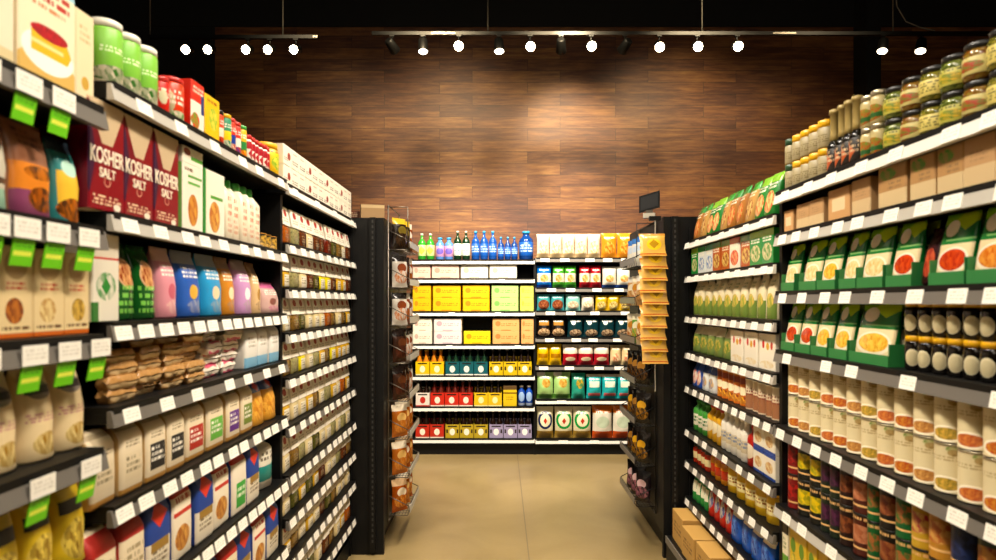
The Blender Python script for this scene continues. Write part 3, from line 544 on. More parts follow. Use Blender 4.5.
for si in range(1, 10):
    if si == 9: sel = [4, 1, 0, 5, 4, 2, 0, 4, 1, 6]
    else: sel = [rs.choice([0, 0, 1, 2, 3, 4, 4, 4, 5, 6] + ([7, 1] if si in (2, 4) else []) + ([8, 2] if si in (1, 7) else []) + ([4, 4] if si in (5, 6) else [])) for _ in range(11)]
    n = len(sel); y0, y1 = 2.615, 3.79; w = (y1-y0)/n
    for k, c in enumerate(sel):
        place(spice, .096, .04, min(.152, (ZC[si-1]-ZC[si])-.042), SPM[c], 'spice_packet', (-.876-rs.uniform(0, .008), y0+w*(k+.5), bC[si]), PI/2+rs.uniform(-.05, .05),
              '%s spice packet, %s in the %s spice row down' % (CN[c], ORD[k], spn[si-1]), 'spice', 'spice packets')

# ------------------------------------------------------------------ right side products
STL = M('steel_lid', '#b5aa90', .3, .8)
ycan = D('pale_can_print', '#a89c7c', ('t', .5, .45, .4, .2, '#8a7c58', 4), ('r', .5, .03, .7, .04, '#8a7440'), rough=.4)
tallb = D('tall_bottle_glass', '#1d1a14', rough=.15); orl = D('orange_bottle_label', '#2c241c', ('d', .35, .4, .4, .5, '#b8623a'), ('t', .6, .6, .3, .3, '#c8b090', 3), rough=.4)
olj = [D('olive_jar_contents', '#5a5a26', ('f', .5, .5, 1.6, .6, '#45491a', '#8a8038', 9), rough=.12), D('pepper_jar_contents', '#6a4a26', ('f', .5, .5, 1.6, .6, '#6a3a1a', '#8a7436', 9), rough=.12), D('pickle_jar_contents', '#4d5a28', ('f', .5, .5, 1.6, .6, '#36421a', '#7a8040', 8), rough=.12)]
jl = [D('jar_label_a', '#b8b25a', ('f', .5, .45, .3, .3, '#5a7a2a', '#c8a83a', 6), ('t', .5, .85, .4, .1, '#5c5a28', 1), rough=.45), D('jar_label_b', '#c0b478', ('f', .4, .5, .34, .3, '#a8382a', '#6a7a2a', 6), ('r', .9, .5, .12, .5, '#3c5a26'), rough=.45), D('jar_label_c', '#d0c074', ('t', .5, .5, .4, .35, '#6a6430', 4), rough=.45)]
gj = D('small_jar_contents', '#bcae80', ('f', .5, .4, .5, .3, '#b05a30', '#7a8a40', 8), ('r', .5, .3, .6, .08, '#3d6a3a'), rough=.25)
row('R', bF[0], [(tallid, [[jl[0], GLDL]], 1004, 1060, 2, .09, 'olive_jar', 'olive jar at the camera end', 'jar', 'olive jars at the shelf start', 2),
    (jar, [[olj[0], BLKL, jl[2]], [olj[1], BLKL, jl[1]], [olj[2], BLKL, jl[0]]], 876, 1003, 6, .09, 'pickle_jar', ['glass pickle jar with black lid and cream label', 'glass pepper jar with black lid', 'glass green pickle jar with black lid'], 'jar', 'glass pickle jars', 2),
    (jar, [[gj, STL]], 855, 875, 2, .098, 'relish_jar', 'small pale relish jar with silver lid', 'jar', 'small relish jars', 2),
    (slimjar, [[tallb, M('tan_gold_wrap', '#a08a50', .35), orl]], 823, 854, 4, .215, 'sauce_bottle', 'slim dark bottle with gold top and orange label', 'bottle', 'slim sauce bottles'),
    (yellowtop, [[ycan, YELL]], 788, 822, 4, .098, 'bean_can', 'pale can with bright yellow lid', 'can', 'yellow lidded cans', 2),
    (yellowtop, [[ycan, M('deep_green_lid', '#23472a', .4)]], 781.5, 787.5, 1, .098, 'bean_can', 'pale can with dark green lid', 'can', 'green lidded cans', 2)], .08)
kr = D('kraft_box_print', '#b8946a', ('r', .5, .2, .5, .22, '#cdb48c'), ('t', .5, .6, .3, .12, '#a58560', 3), rough=.6)
kr2 = D('kraft_box_green_print', '#b08a5c', ('f', .35, .8, .3, .14, '#4f9a3c', '#b08a5c', 5), ('r', .5, .2, .5, .2, '#cfb890'), ('t', .6, .5, .24, .1, '#8f7450', 2), rough=.6)
kr3 = D('kraft_box_plain_print', '#c79c6c', ('r', .5, .5, .3, .2, '#dcc6a0'), rough=.6)
row('R', bF[1], [(carton, [[kr3]], 782, 791, 1, .085, 'kraft_box', 'small kraft box at the far shelf corner', 'carton', 'small kraft boxes'),
    (carton, [[kr]], 795, 822, 2, .092, 'kraft_box', 'short kraft box with pale label', 'carton', 'small kraft boxes'),
    (carton, [[kr3]], 826, 848, 1, .105, 'kraft_box', 'plain orange-tan kraft box', 'carton', 'small kraft boxes'),
    (carton, [[kr]], 850, 869, 1, .11, 'kraft_box', 'kraft box with pale label before a gap', 'carton', 'small kraft boxes'),
    (carton, [[kr2]], 876, 905, 1, .12, 'kraft_box', 'kraft box with green leaf print, middle of shelf', 'carton', 'green printed kraft boxes'),
    (carton, [[kr2], [kr], [kr2]], 908, 1030, 4, .118, 'kraft_box', 'broad kraft box near the camera end', 'carton', 'green printed kraft boxes')], .12)
def soup(n, c1, c2): return D(n, '#1f7a3a', ('r', .5, .93, .5, .08, '#86b82a'), ('d', .7, .9, .4, .16, '#b4cc3a'), ('e', .3, .79, .2, .12, '#efe6cf'), ('r', .6, .62, .4, .012, '#8fc07a'), ('r', .5, .3, .5, .26, '#e4d3ab'), ('e', .5, .32, .47, .20, '#efe4cc'), ('f', .5, .33, .40, .155, c1, c2, 10), rough=.25)
so = [soup('soup_a', '#d8b878', '#efdcae'), soup('soup_b', '#a8301c', '#d0562c'), soup('soup_c', '#cf9a36', '#efc860'), soup('soup_d', '#c56a2a', '#e0a050')]
TRG = M('green_tray', '#2a7a3c', .45)
dkr = D('dark_red_print', '#3a1216', ('f', .5, .4, .4, .25, '#8a2420', '#c06040', 6), rough=.25)
def traystack(z, spans, h, grp, nm):
    q = 0
    for p0, p1, m, lk in spans:
        Ys = sorted([1.095*F_PX/(p-500.0) for p in (p0, p1)]); w = Ys[1]-Ys[0]; yc = sum(Ys)/2
        place(tray_of, round(w*.985, 3), .13, .075, [TRG], 'display_tray', (1.09, yc, z), -PI/2, 'green card display tray under the %s' % lk, 'tray', 'green display trays %s' % nm)
        for r in range(2):
            place(sachet, round(w*.90, 3), .028, h-.006, [m], 'soup_packet', (1.095+r*.036+.002, yc, z+.004), -PI/2, '%s, %s in its tray' % (lk, ('front', 'behind')[r]), 'soup packet', grp)
traystack(bF[2], [(782, 795, so[0], 'green soup packet with cream bowl in the corner'), (800, 817, so[0], 'green soup packet with pale bowl past the gap'), (818, 836, so[2], 'green soup packet with golden bowl, upper shelf'), (840, 857, so[0], 'green soup packet with pale noodles'), (858, 884, so[0], 'shiny green soup packet with cream bowl'), (887, 913, so[1], 'green soup packet with red soup'), (930, 966, so[1], 'large green packet of red bean soup'), (968, 1012, so[3], 'large green packet with orange soup')], .178, 'green soup packets, upper shelf', 'on the upper shelf')
row('R', bF[2], [(sachet, [[dkr]], 915, 928, 1, .15, 'chili_packet', 'dark red packet between green soup packets', 'packet', 'dark packets')], .04)
traystack(bF[3], [(782, 795, so[1], 'green packet with red bowl at the corner'), (796, 811, so[1], 'green packet with tomato bowl'), (812, 828, so[2], 'green packet with yellow pasta'), (830, 848, so[2], 'green packet with yellow noodles'), (850, 890, so[2], 'wide green packet with golden bowl')], .185, 'green soup packets, lower shelf', 'on the lower shelf')
gar = D('garlic_jar_glass', '#17120d', ('e', .5, .44, .24, .29, '#dfd5b4'), ('e', .5, .42, .19, .23, '#d3c8a4'), rough=.12)
row('R', bF[3], [(jar, [[gar, YELL]], 898, 1030, 8, .093, 'garlic_jar', 'dark jar with yellow lid and cream oval', 'jar', 'dark jars with yellow lids', 2)], .07)
sc = [D('soup_can_%d' % i, '#d9cba6', ('f', .75, .93, .2, .08, '#8a9a58', '#d8c8a0', 6), ('e', .55, .2, .36, .17, '#efe6d0'), ('f', .55, .2, .30, .125, c1, c2, 14), ('t', .45, .72, .3, .06, '#b4a078', 2), ('r', .5, .0, 1.5, .025, '#4a3a28'), ('f', .7, .86, .12, .07, '#9a8250', '#b8a070', 9), rough=.4) for i, (c1, c2) in enumerate((('#a8522a', '#cc8446'), ('#8a7a2a', '#d0a850'), ('#a06a34', '#cc9c5c'), ('#a8481e', '#c98a3a')))]
scl = ['cream soup can with orange soup bowl', 'cream soup can with olive soup bowl', 'cream soup can with golden soup bowl', 'cream soup can with brown soup bowl']
row('R', bF[4], [(can, [[sc[2], STL], [sc[3], STL], [sc[0], STL], [sc[1], STL]], 783, 1030, 14, .125, 'soup_can', [scl[2], scl[3], scl[0], scl[1]], 'can', 'cream soup cans', 2)], .07)
def dcan(n, a, c1, c2, s='#d8b07a'): return D(n, a, ('f', .5, .55, .46, .22, c1, c2, 6), ('r', .5, .2, .6, .025, s), ('t', .5, .9, .36, .06, s, 1), rough=.3)
dc = [(dcan('dc0', '#7a1c1c', '#b0302a', '#5a1414'), 'red'), (dcan('dc1', '#17170f', '#e0c030', '#8a8a2a'), 'black and lemon'), (dcan('dc2', '#1f2a1c', '#5a2a4a', '#2c1a26'), 'dark green and plum'), (dcan('dc3', '#2a1712', '#8a5230', '#4c2216'), 'dark brown'), (dcan('dc4', '#4a1c12', '#9a5a3a', '#b88060'), 'rust brown'), (dcan('dc5', '#1d1610', '#6a2c1a', '#96603c'), 'black and brown'), (dcan('dc6', '#1c5a2e', '#a8643c', '#226a34'), 'green'), (dcan('dc7', '#b8963a', '#a03844', '#c8a860'), 'yellow'), (dcan('dc8', '#b08038', '#a8562c', '#c89c5c'), 'amber'), (dcan('dc9', '#1b2748', '#2c3a66', '#151d38'), 'navy blue'), (dcan('dc10', '#243a22', '#c09048', '#7a2c1c'), 'olive green')]
spn2 = [(783, 792, 0, 1), (792, 816, 1, 2), (816, 834, 2, 2), (834, 845, 3, 1), (845, 862, 4, 1), (862, 872, 6, 1), (872, 888, 5, 1), (888, 904, 6, 1), (904, 920, 7, 1), (920, 940, 8, 1), (940, 965, 9, 1), (965, 996, 10, 1)]
for j, (p0, p1, i, n) in enumerate(spn2):
    lk = '%s chili can under soup cans' % dc[i][1] if j != 5 else 'narrow green chili can under soup cans'
    row('R', bF[5], [(can, [[dc[i][0], BLKL]], p0, p1, n, .13, 'chili_can', lk, 'can', 'dark chili cans', 2)], .07)
lem = D('lemon_carton_print', '#d3b43c', ('e', .4, .7, .28, .14, '#5f8a2e'), ('f', .5, .35, .36, .2, '#e8d060', '#8a8a2c', 5), rough=.35)
lem2 = D('green_carton_print', '#e4dcc0', ('r', .5, .2, .5, .2, '#5f9a3a'), ('r', .5, .9, .5, .1, '#24201a'), ('t', .5, .6, .3, .12, '#6a8a4a', 3), rough=.35)
row('R', bF[6], [(carton, [[lem2]], 781.5, 787, 1, .2, 'juice_carton', 'green and white carton low in the corner', 'carton', 'low shelf cartons'),
                 (carton, [[lem]], 788, 880, 8, .2, 'juice_carton', 'yellow carton with green leaves', 'carton', 'low shelf cartons')], .08)
row('R', bF[7], [(carton, [[lem]], 782, 850, 6, .18, 'juice_box', 'yellow carton on the floor level deck', 'carton', 'deck level cartons')], .08)
# far unit
def pk(n, a, t, c1, c2): return D(n, a, ('r', .5, .9, .5, .1, t), ('f', .5, .35, .4, .25, c1, c2, 7), ('t', .5, .7, .36, .08, '#f0ead2', 2), rough=.25)
g1 = [pk('g1a', '#a8743c', '#2f8a3a', '#c04a2a', '#d8b070'), pk('g1b', '#c0985c', '#3c9a3c', '#8a4a24', '#e0c080'), pk('g1c', '#2f8038', '#8ac040', '#d05a3a', '#e8d090')]
row('R', bG[0], [(sachet, [[g1[2]], [g1[2]], [g1[1]], [g1[0]], [g1[0]], [g1[1]]], 691, 771, 10, .185, 'rice_packet', ['green rice packet on top of the shelving', 'green rice packet on top', 'tan rice packet with green top', 'brown rice packet on top', 'brown rice packet', 'tan rice packet'], 'rice packet', 'rice packets on top')], .06)
g2 = [pk('g2a', '#2f8a40', '#9ac850', '#e0d0a0', '#4a8a3a'), pk('g2b', '#d8dcd8', '#3a9a4a', '#4a7ab0', '#e8e4d8'), pk('g2c', '#b05a2c', '#3a8a3c', '#e0c070', '#8a3a1c'), pk('g2d', '#e8dfcc', '#b8322c', '#c8302c', '#e0a070')]
row('R', bG[1], [(carton, [[g2[0]], [g2[1]], [g2[1]], [g2[2]], [g2[2]], [g2[3]], [g2[2]], [g2[0]], [g2[0]]][::-1], 691, 773, 9, .145, 'rice_box', ['green boxed rice mix', 'green rice mix box', 'brown rice mix box', 'white rice mix box with red', 'rust rice mix box', 'rust brown rice mix box', 'white and blue rice mix box', 'white and blue rice box', 'dark green rice mix box'], 'rice box', 'rice mix boxes')], .05)
cg = D('cream_green_pouch_print', '#ddd2b2', ('r', .5, .22, .5, .2, '#71863f'), ('f', .5, .42, .4, .16, '#d8b868', '#8a9a40', 7), ('t', .5, .78, .3, .08, '#8a9468', 2), rough=.35)
cg2 = D('green_pouch_print', '#73864a', ('r', .5, .85, .5, .16, '#e0d8bc'), ('f', .5, .4, .4, .2, '#c8b060', '#4a7a2c', 7), rough=.35)
row('R', bG[2], [(pouch, [[cg]], 691, 774, 11, .19, 'quinoa_pouch', 'cream and green grain pouch', 'pouch', 'cream and green pouches')], .06)
wr = D('white_juice_box_print', '#ece4d2', ('e', .28, .7, .07, .12, '#c8302c'), ('e', .55, .65, .09, .1, '#d8a82c'), ('e', .78, .68, .07, .11, '#c84a2c'), ('f', .5, .15, .4, .1, '#e0c890', '#ece4d2', 6), rough=.4)
row('R', bG[3], [(pouch, [[cg2]], 691, 729, 5, .15, 'lentil_pouch', 'green pouch with cream top', 'pouch', 'green pouches'), (carton, [[wr]], 730, 774, 3, .15, 'soup_carton', 'white carton with red and yellow fruit print', 'carton', 'white fruit print cartons')], .07)
g5 = [D('blue_pack_print', '#2f56a4', ('f', .5, .4, .4, .3, '#c8402c', '#e8e0d0', 6), rough=.3), D('blue_white_print', '#dfe0dc', ('r', .5, .85, .5, .15, '#2f56a4'), ('f', .5, .35, .36, .2, '#6a8ac0', '#e8c070', 6), rough=.3), D('orange_can_print', '#c2702c', ('e', .5, .5, .3, .14, '#f0e2c0'), ('r', .5, .85, .6, .1, '#8a3a1c'), ('f', .5, .2, .4, .12, '#e8b04a', '#8a3c1c', 6), rough=.35), D('brown_white_print', '#d8c8ac', ('r', .5, .3, .6, .25, '#9a6a4a'), ('t', .5, .6, .36, .15, '#8a4a3a', 3), rough=.35)]
row('R', bG[4], [(pouch, [[g5[0]]], 691, 700, 2, .14, 'gravy_packet', 'blue and red gravy packet', 'packet', 'blue packets'), (pouch, [[g5[1]]], 700, 713, 2, .135, 'gravy_packet', 'white and blue gravy packet', 'packet', 'blue packets'),
    (can, [[g5[2], GLDL]], 714, 742, 5, .14, 'stock_can', 'orange stock can', 'can', 'orange stock cans'), (can, [[g5[3], LIDW]], 743, 775, 5, .135, 'milk_can', 'cream and brown can', 'can', 'cream and brown cans')], .06)
g6 = [D('green_jar_print', '#4e9a44', ('r', .5, .4, .6, .2, '#ece6d4'), ('t', .5, .4, .3, .12, '#3a7a34', 2), rough=.3), D('mustard_print', '#d8a83a', ('e', .5, .45, .34, .2, '#ece0c0'), rough=.3), D('mayo_print', '#e8e2d4', ('r', .5, .4, .5, .16, '#d4c8ac'), ('t', .5, .42, .36, .1, '#8a94a8', 2), rough=.3), D('ketchup_print', '#b02a20', ('e', .5, .4, .34, .2, '#ece0c8'), rough=.3), D('cracker_print', '#eae2cf', ('r', .5, .93, .5, .08, '#2c4c94'), ('f', .5, .45, .34, .22, '#c08a4a', '#e4d0a4', 6), ('r', .5, .06, .5, .06, '#2c4c94'), rough=.4)]
row('R', bG[5], [(fatbottle, [[g6[0], GRNL]], 691, 704, 3, .17, 'dressing_bottle', 'green and white dressing bottle', 'bottle', 'green dressing bottles'), (fatbottle, [[g6[1], REDL]], 704, 719, 3, .18, 'mustard_bottle', 'yellow bottle with red cap', 'bottle', 'red capped bottles'),
    (fatbottle, [[g6[2], LIDW]], 719, 744, 5, .185, 'mayonnaise_bottle', 'white mayonnaise bottle', 'bottle', 'white mayonnaise bottles'), (fatbottle, [[g6[3], REDL]], 744.5, 751, 1, .18, 'ketchup_bottle', 'red ketchup bottle beside the white cartons', 'bottle', 'ketchup bottles'),
    (carton, [[g6[4]]], 752, 774, 2, .104, 'cracker_box', 'white cracker box with blue edges', 'carton', 'white cracker boxes', 2)], .08)
g7 = [D('salsa_print', '#b8402a', ('r', .5, .5, .6, .2, '#e8d8a8'), rough=.2), D('orange_jar_print', '#d08a30', ('r', .5, .45, .6, .2, '#b83c24'), rough=.2), D('yellow_jug_print', '#d9b236', ('r', .5, .5, .6, .2, '#efe4b0'), ('t', .5, .5, .36, .12, '#a06a20', 2), rough=.3)]
row('R', bG[6], [(jar, [[g7[0], BLKL]], 691, 706, 4, .11, 'salsa_jar', 'red salsa jar', 'jar', 'red salsa jars'), (jar, [[g7[1], REDL]], 707, 723, 3, .13, 'sauce_jar', 'orange sauce jar with red lid', 'jar', 'orange sauce jars'), (tallid, [[g7[2], YELL]], 724, 771, 5, .13, 'honey_tub', 'large yellow tub', 'tub', 'large yellow tubs')], .09)
g8 = [D('green_pack_print', '#2f8a44', ('r', .5, .5, .4, .2, '#e8e4cc'), rough=.3), D('red_pack_print', '#b42c24', ('f', .5, .5, .4, .25, '#e8d8b0', '#2c4c94', 6), rough=.3), D('blue_bag_print', '#2a5cb0', ('r', .5, .8, .5, .1, '#e6e2d4'), ('f', .5, .4, .4, .24, '#4a86d0', '#1c3a84', 6), rough=.25)]
row('R', bG[7], [(pouch, [[g8[0]]], 691, 705, 4, .16, 'tea_pouch', 'green pouch on the low shelf', 'pouch', 'low green pouches'), (pouch, [[g8[1]]], 706, 728, 4, .165, 'cocoa_pouch', 'red and blue pouch on the low shelf', 'pouch', 'low red pouches'), (pouch, [[g8[2]]], 729, 770, 4, .165, 'drink_mix_pouch', 'bright blue pouch on the low shelf', 'pouch', 'low blue pouches')], .07)
kd = D('deck_carton_print', '#c09a5c', ('t', .5, .5, .36, .2, '#8a6a3a', 3), ('r', .5, 1.6, .5, .04, '#9a7640'), ('r', .3, 1.75, .16, .1, '#d8c08c'), rough=.6)
for k, (yy, x, w, d, h, zz) in enumerate(((3.59, .99, .215, .3, .17, 0), (3.36, .98, .215, .3, .15, 0), (3.13, .985, .215, .3, .15, 0), (2.90, .99, .215, .3, .13, 0), (2.67, .985, .215, .3, .12, 0))):
    place(carton, w, d, h, [kd], 'shipping_carton', (x, yy, bG[8]), -PI/2+random.uniform(-.02, .02), 'kraft shipping carton on the bottom deck, %s of five from the end panel' % ORD[k], 'carton', 'kraft shipping cartons')
dk = MB(); dk.box(-.60, .60, -.115, -.014, 0, bG[8]-.0005, BLK); dk.box(-.60, .60, -.121, -.1151, bG[8]-.04, bG[8]-.001, RAIL)
mk('bottom_deck', dk.mesh('bottom_deck'), uG)

# ------------------------------------------------------------------ end caps with hanging wire racks
def end_cap(name, label, xa, xo, y0, y1, sg):
    """xa = outer aisle face, xo = far side"""
    root = tag(mk(name, None), label, 'shelving'); lo, hi = min(xa, xo), max(xa, xo)
    b = MB(); b.box(lo, hi, y0, y0+.03, .0, 2.0, BLK2); mk('back_panel', b.mesh('back_panel'), root)
    b = MB(); s0, s1 = sorted((xa, xa-sg*.03)); b.box(s0, s1, y0+.031, y1, .14, 2.0, BLK2); mk('side_panel', b.mesh('side_panel'), root)
    b = MB(); b.box(*sorted((xa-sg*.05, xo)), y0+.031, y1, 0, .139, BLK); mk('base_plinth', b.mesh('base_plinth'), root)
    b = MB(); u0 = xa-sg*.045; b.box(*sorted((u0, u0-sg*.035)), y0-.022, y0-.001, .02, 2.0, BLK)
    for k in range(60): z = .08+k*.032; b.box(*sorted((u0-sg*.012, u0-sg*.022)), y0-.0228, y0-.0216, z, z+.016, M('slot_grey', '#34322f', .6))
    mk('slotted_upright', b.mesh('slotted_upright'), root)
    for z in (.5, .9, 1.3, 1.7):
        b = MB(); b.box(*sorted((xa-sg*.04, xo)), y0+.032, y1-.02, z, z+.02, BLK); mk('shelf', b.mesh('shelf'), root)
    return root
end_cap('end_cap_display', 'black end panel and side of the end display beyond the spices', -.69, -1.85, 3.815, 4.75, 1)
end_cap('end_cap_display', 'black end panel and side of the end display beyond the soup packets', .957, 2.1, 3.765, 4.75, -1)
def wire_rack(name, label, xa, sg, y0, y1, zt, dep, nb, step, m):
    root = tag(mk(name, None), label, 'rack'); x1 = xa+sg*dep
    f = MB()
    for y in (y0, y1): f.tube((xa+sg*.006, y, zt+.27), (xa+sg*.006, y, zt-step*(nb-1)-.04), .005, m)
    for z in (zt+.27, zt-step*(nb-1)-.04): f.tube((xa+sg*.006, y0, z), (xa+sg*.006, y1, z), .004, m)
    f.tube((xa+sg*.006, y0, zt+.26), (x1, y0, zt+.26), .003, m); f.tube((x1, y0, zt+.26), (x1, y0, zt+.05), .003, m)
    mk('frame', f.mesh('frame'), root)
    for k in range(nb):
        z = zt-step*k; b = MB(); zf = z+.055
        for q in range(7): x = xa+sg*(.012+(dep-.012)*q/6); b.tube((x, y0, z), (x, y1, z), .0018, m, 4)
        for q in range(10): y = y0+(y1-y0)*q/9; b.tube((xa+sg*.01, y, z), (x1, y, z), .0018, m, 4); b.tube((x1, y, z), (x1+sg*.01, y, zf), .0018, m, 4)
        b.tube((x1+sg*.01, y0, zf), (x1+sg*.01, y1, zf), .003, m)
        for y in (y0, y1): b.tube((xa+sg*.006, y, z+.12), (x1+sg*.01, y, zf), .003, m); b.tube((xa+sg*.006, y, z), (x1, y, z), .003, m)
        bk = mk('basket', b.mesh('basket'), root)
        r = MB(); xs = sorted((x1+sg*.013, x1+sg*.016)); r.box(xs[0], xs[1], y0, y1, z+.015, z+.052, RAILW if m is WIRE else RAIL); mk('price_rail', r.mesh('price_rail'), bk)
    return root
wire_rack('hanging_wire_rack', 'tall wire rack of pastry bags hanging beside the spice shelving', -.689, 1, 3.93, 4.36, 1.82, .125, 8, .232, WIRE)
wire_rack('hanging_wire_rack', 'dark wire rack of snack bags hanging beside the orange chip strip', .956, -1, 3.93, 4.40, 1.72, .12, 7, .245, WIREK)
def rbag(n, a, b_, c, d_): return D(n, a, ('r', .5, .9, .5, .1, b_), ('e', .5, .6, .32, .14, c), ('f', .5, .32, .44, .2, d_, a, 7), rough=.2)
past = [(rbag('pb0', '#2c2118', '#c9a83c', '#7a6a30', '#4a3420'), 'dark snack bag with gold top'), (rbag('pb1', '#d8d0c4', '#2c2622', '#8a4a2c', '#c87a3c'), 'white bag with dark top'), (rbag('pb2', '#8a4a2a', '#e0d4c4', '#ece2d2', '#c0743a'), 'brown bag with white label'),
        (rbag('pb3', '#43291d', '#241a16', '#6a4028', '#5a3020'), 'dark brown bag'), (rbag('pb4', '#b86e30', '#e9dcc4', '#e8c07a', '#d8944a'), 'clear bag of golden pastries'), (rbag('pb5', '#a8571f', '#d8b890', '#efe0c4', '#e09a48'), 'clear bag of orange rolls')]
lay = [(0, 0, 2), (1, 3, 2), (1, 2, 1), (3, 1, 1), (3, 3, 1), (4, 4, 5), (4, 5, 4), (5, 4, 5)]
lvl = ['top', 'second', 'third', 'fourth', 'fifth', 'sixth', 'seventh', 'lowest']
for k in range(8):
    for j in range(3):
        m, lk = past[lay[k][j]]
        a_ = PI/2-.75+random.uniform(-.1, .1)
        place(pillow, .115, .06, .20, [m], 'pastry_bag', (-.69+.066+math.sin(a_)*.03, 4.01+.135*j-math.cos(a_)*.03, 1.82-.232*k+.004), a_, '%s, %s basket, %s from the camera' % (lk, lvl[k], ORD[j]), 'snack bag', 'bags in the pale wire rack', -.06)
snk = [(rbag('sb0', '#dedad0', '#4a78b0', '#c8d4e0', '#e8e0c8'), 'white and blue snack bag'), (rbag('sb1', '#c8a070', '#e0d8c8', '#e8dcc0', '#a87a44'), 'tan snack bag'), (rbag('sb2', '#dcc8a0', '#e8dcc4', '#c0863c', '#b0642c'), 'cream snack bag'), (rbag('sb3', '#6f9a48', '#ded6b8', '#e8e0c0', '#c0a050'), 'green snack bag'),
       (rbag('sb4', '#1f1a17', '#141210', '#a87a3c', '#6a4a2a'), 'black bag with brown nuts'), (rbag('sb5', '#1c1816', '#2a2420', '#d8a83c', '#a87830'), 'black bag with gold label'), (rbag('sb6', '#2a2024', '#141214', '#d8b8b8', '#a87078'), 'black bag with pale pink label')]
lay2 = [(0, 0, 0), (1, 2, 1), (2, 3, 2), (4, 4, 4), (5, 4, 5), (5, 5, 4), (6, 6, 6)]
for k in range(7):
    for j in range(3):
        m, lk = snk[lay2[k][j]]
        a_ = -PI/2+.7+random.uniform(-.1, .1)
        place(pillow, .11, .06, .19, [m], 'snack_bag', (.956-.064+math.sin(a_)*.03, 4.02+.14*j-math.cos(a_)*.03, 1.72-.245*k+.004), a_, '%s, %s basket, %s from the camera' % (lk, lvl[k], ORD[j]), 'snack bag', 'bags in the dark wire rack', -.06)
# strip of orange chip bags facing the camera
st = MB(); st.box(.9, .905, 3.738, 3.741, .98, 1.99, M('clear_strip', '#b8b2a4', .3)); st.box(.87, .935, 3.736, 3.762, 1.975, 2.0, BLK)
tag(mk('clip_strip', st.mesh('clip_strip')), 'long thin plastic clip strip carrying the orange bags', 'clip strip')
och = D('orange_chip_print', '#d6ac5c', ('r', .5, .95, .5, .05, '#bd8a44'), ('e', .55, .48, .3, .24, '#e8c040'), ('d', .55, .5, .2, .2, '#b08a28'), ('r', .5, .08, .5, .02, '#b04a20'), ('t', .4, .8, .3, .06, '#f2dca0', 1), rough=.25, bump=.2)
for k in range(10):
    h = .145; z = 1.905-.0675*k-h
    place(pillow, .15, .02, h, [och], 'chip_bag', (.880+random.uniform(-.009, .009), 3.648-.0012*(k == 0), z+.006*(k == 0)), random.uniform(-.07, .07), 'orange chip bag on the clip strip, %s from its top' % ORD[k], 'chip bag', 'orange chip bags on the strip', -.42)
# sign holders on top of the end panels
b = MB(); b.box(-.06, .06, -.006, .006, 0, .10, BLK); b.box(-.05, .05, -.0075, -.0058, .012, .088, M('chalk_face', '#1b1b1c', .8))
s1 = mk('sign_panel', b.mesh('sign_panel'), None, (.89, 3.83, 2.046), (0, .0, -.35)); sm = s1.data
for v in sm.vertices: v.co.z += v.co.x*.25
tag(s1, 'small black tilted sign on top of the orange chip strip', 'sign')
b = MB(); b.box(-.035, .035, -.02, .02, 0, .028, M('pale_clip', '#b8b0a0', .4)); b.box(-.02, .02, -.01, .01, .028, .046, WIRE); 
mk('sign_clip', b.mesh('sign_clip'), s1, (0, 0, -.046))
b = MB(); b.box(-.07, .07, -.05, .05, 0, .085, D('tan_carton_print', '#a88a64', ('r', .5, .85, .5, .1, '#c8b088'), side='#1a1816'), .002)
tag(mk('display_carton', b.mesh('display_carton'), None, (-.775, 3.9, 2.0), (0, 0, .25)), 'small tan carton on top of the black panel by the pastry rack', 'carton')
b = MB(); b.box(-.03, .03, -.03, .03, 0, .05, D('brown_tin_print', '#7a4632', ('t', .5, .5, .4, .3, '#d8c0a0', 3)), .002)
tag(mk('small_carton', b.mesh('small_carton'), None, (-.885, 3.9, 2.0), (0, 0, .1)), 'tiny brown carton beside the tan carton on the black panel', 'carton')

# ------------------------------------------------------------------ shelves across the end of the aisle
def bx(px): return (px-500)*6.3/F_PX
def brow(z, items):
    for it in items:
        shape, mats, p0, p1, n, h, d, name, look, cat, grp = it[:11]; lays = it[11] if len(it) > 11 else 1
        x0, x1 = bx(p0), bx(p1); w = (x1-x0)/n
        for k in range(n):
            for l in range(lays):
                lab = look + (', %s layer' % ('lower', 'upper')[l] if lays == 2 else '') + (', %s of %s from the pastry rack side' % (ORD[k], NUM[n]) if n > 1 else '')
                place(shape, round(w*(1.0 if shape is pillow else .96), 3), d, h, mats, name, (x0+w*(k+.5), 6.315+random.uniform(0, .006), z+l*(h+.0005)), random.uniform(-.02, .02) if lays == 1 and shape not in (carton,) else 0, lab, cat, grp)
bD = [z+.0265 for z in ZD]; bE = [z+.0265 for z in ZE]
GRG = M('green_glass', '#2f9a2c', .08); BLG = M('pale_blue_plastic', '#5a8fd8', .1); DKG = M('dark_green_glass', '#12301c', .08); BLU = M('blue_plastic', '#154a9c', .1); BLU2 = M('deep_blue_plastic', '#0f3a80', .12)
lblg = D('green_bottle_label', '#cfe0a0', ('d', .5, .5, .3, .4, '#e8d060'), rough=.4); lblp = D('pink_bottle_label', '#c89ac0', ('e', .5, .5, .3, .3, '#7a6ac0'), rough=.4); lblw = D('white_bottle_label', '#ddebe0', ('t', .5, .5, .3, .2, '#6a8a9a', 2), rough=.4); lblb = D('blue_bottle_label', '#2a62b4', ('t', .5, .5, .34, .3, '#c8e0f0', 3), rough=.4)
FOIL = M('pale_foil', '#e0dcc8', .3, .5); BCAP = M('blue_cap', '#2f9ad0', .3)
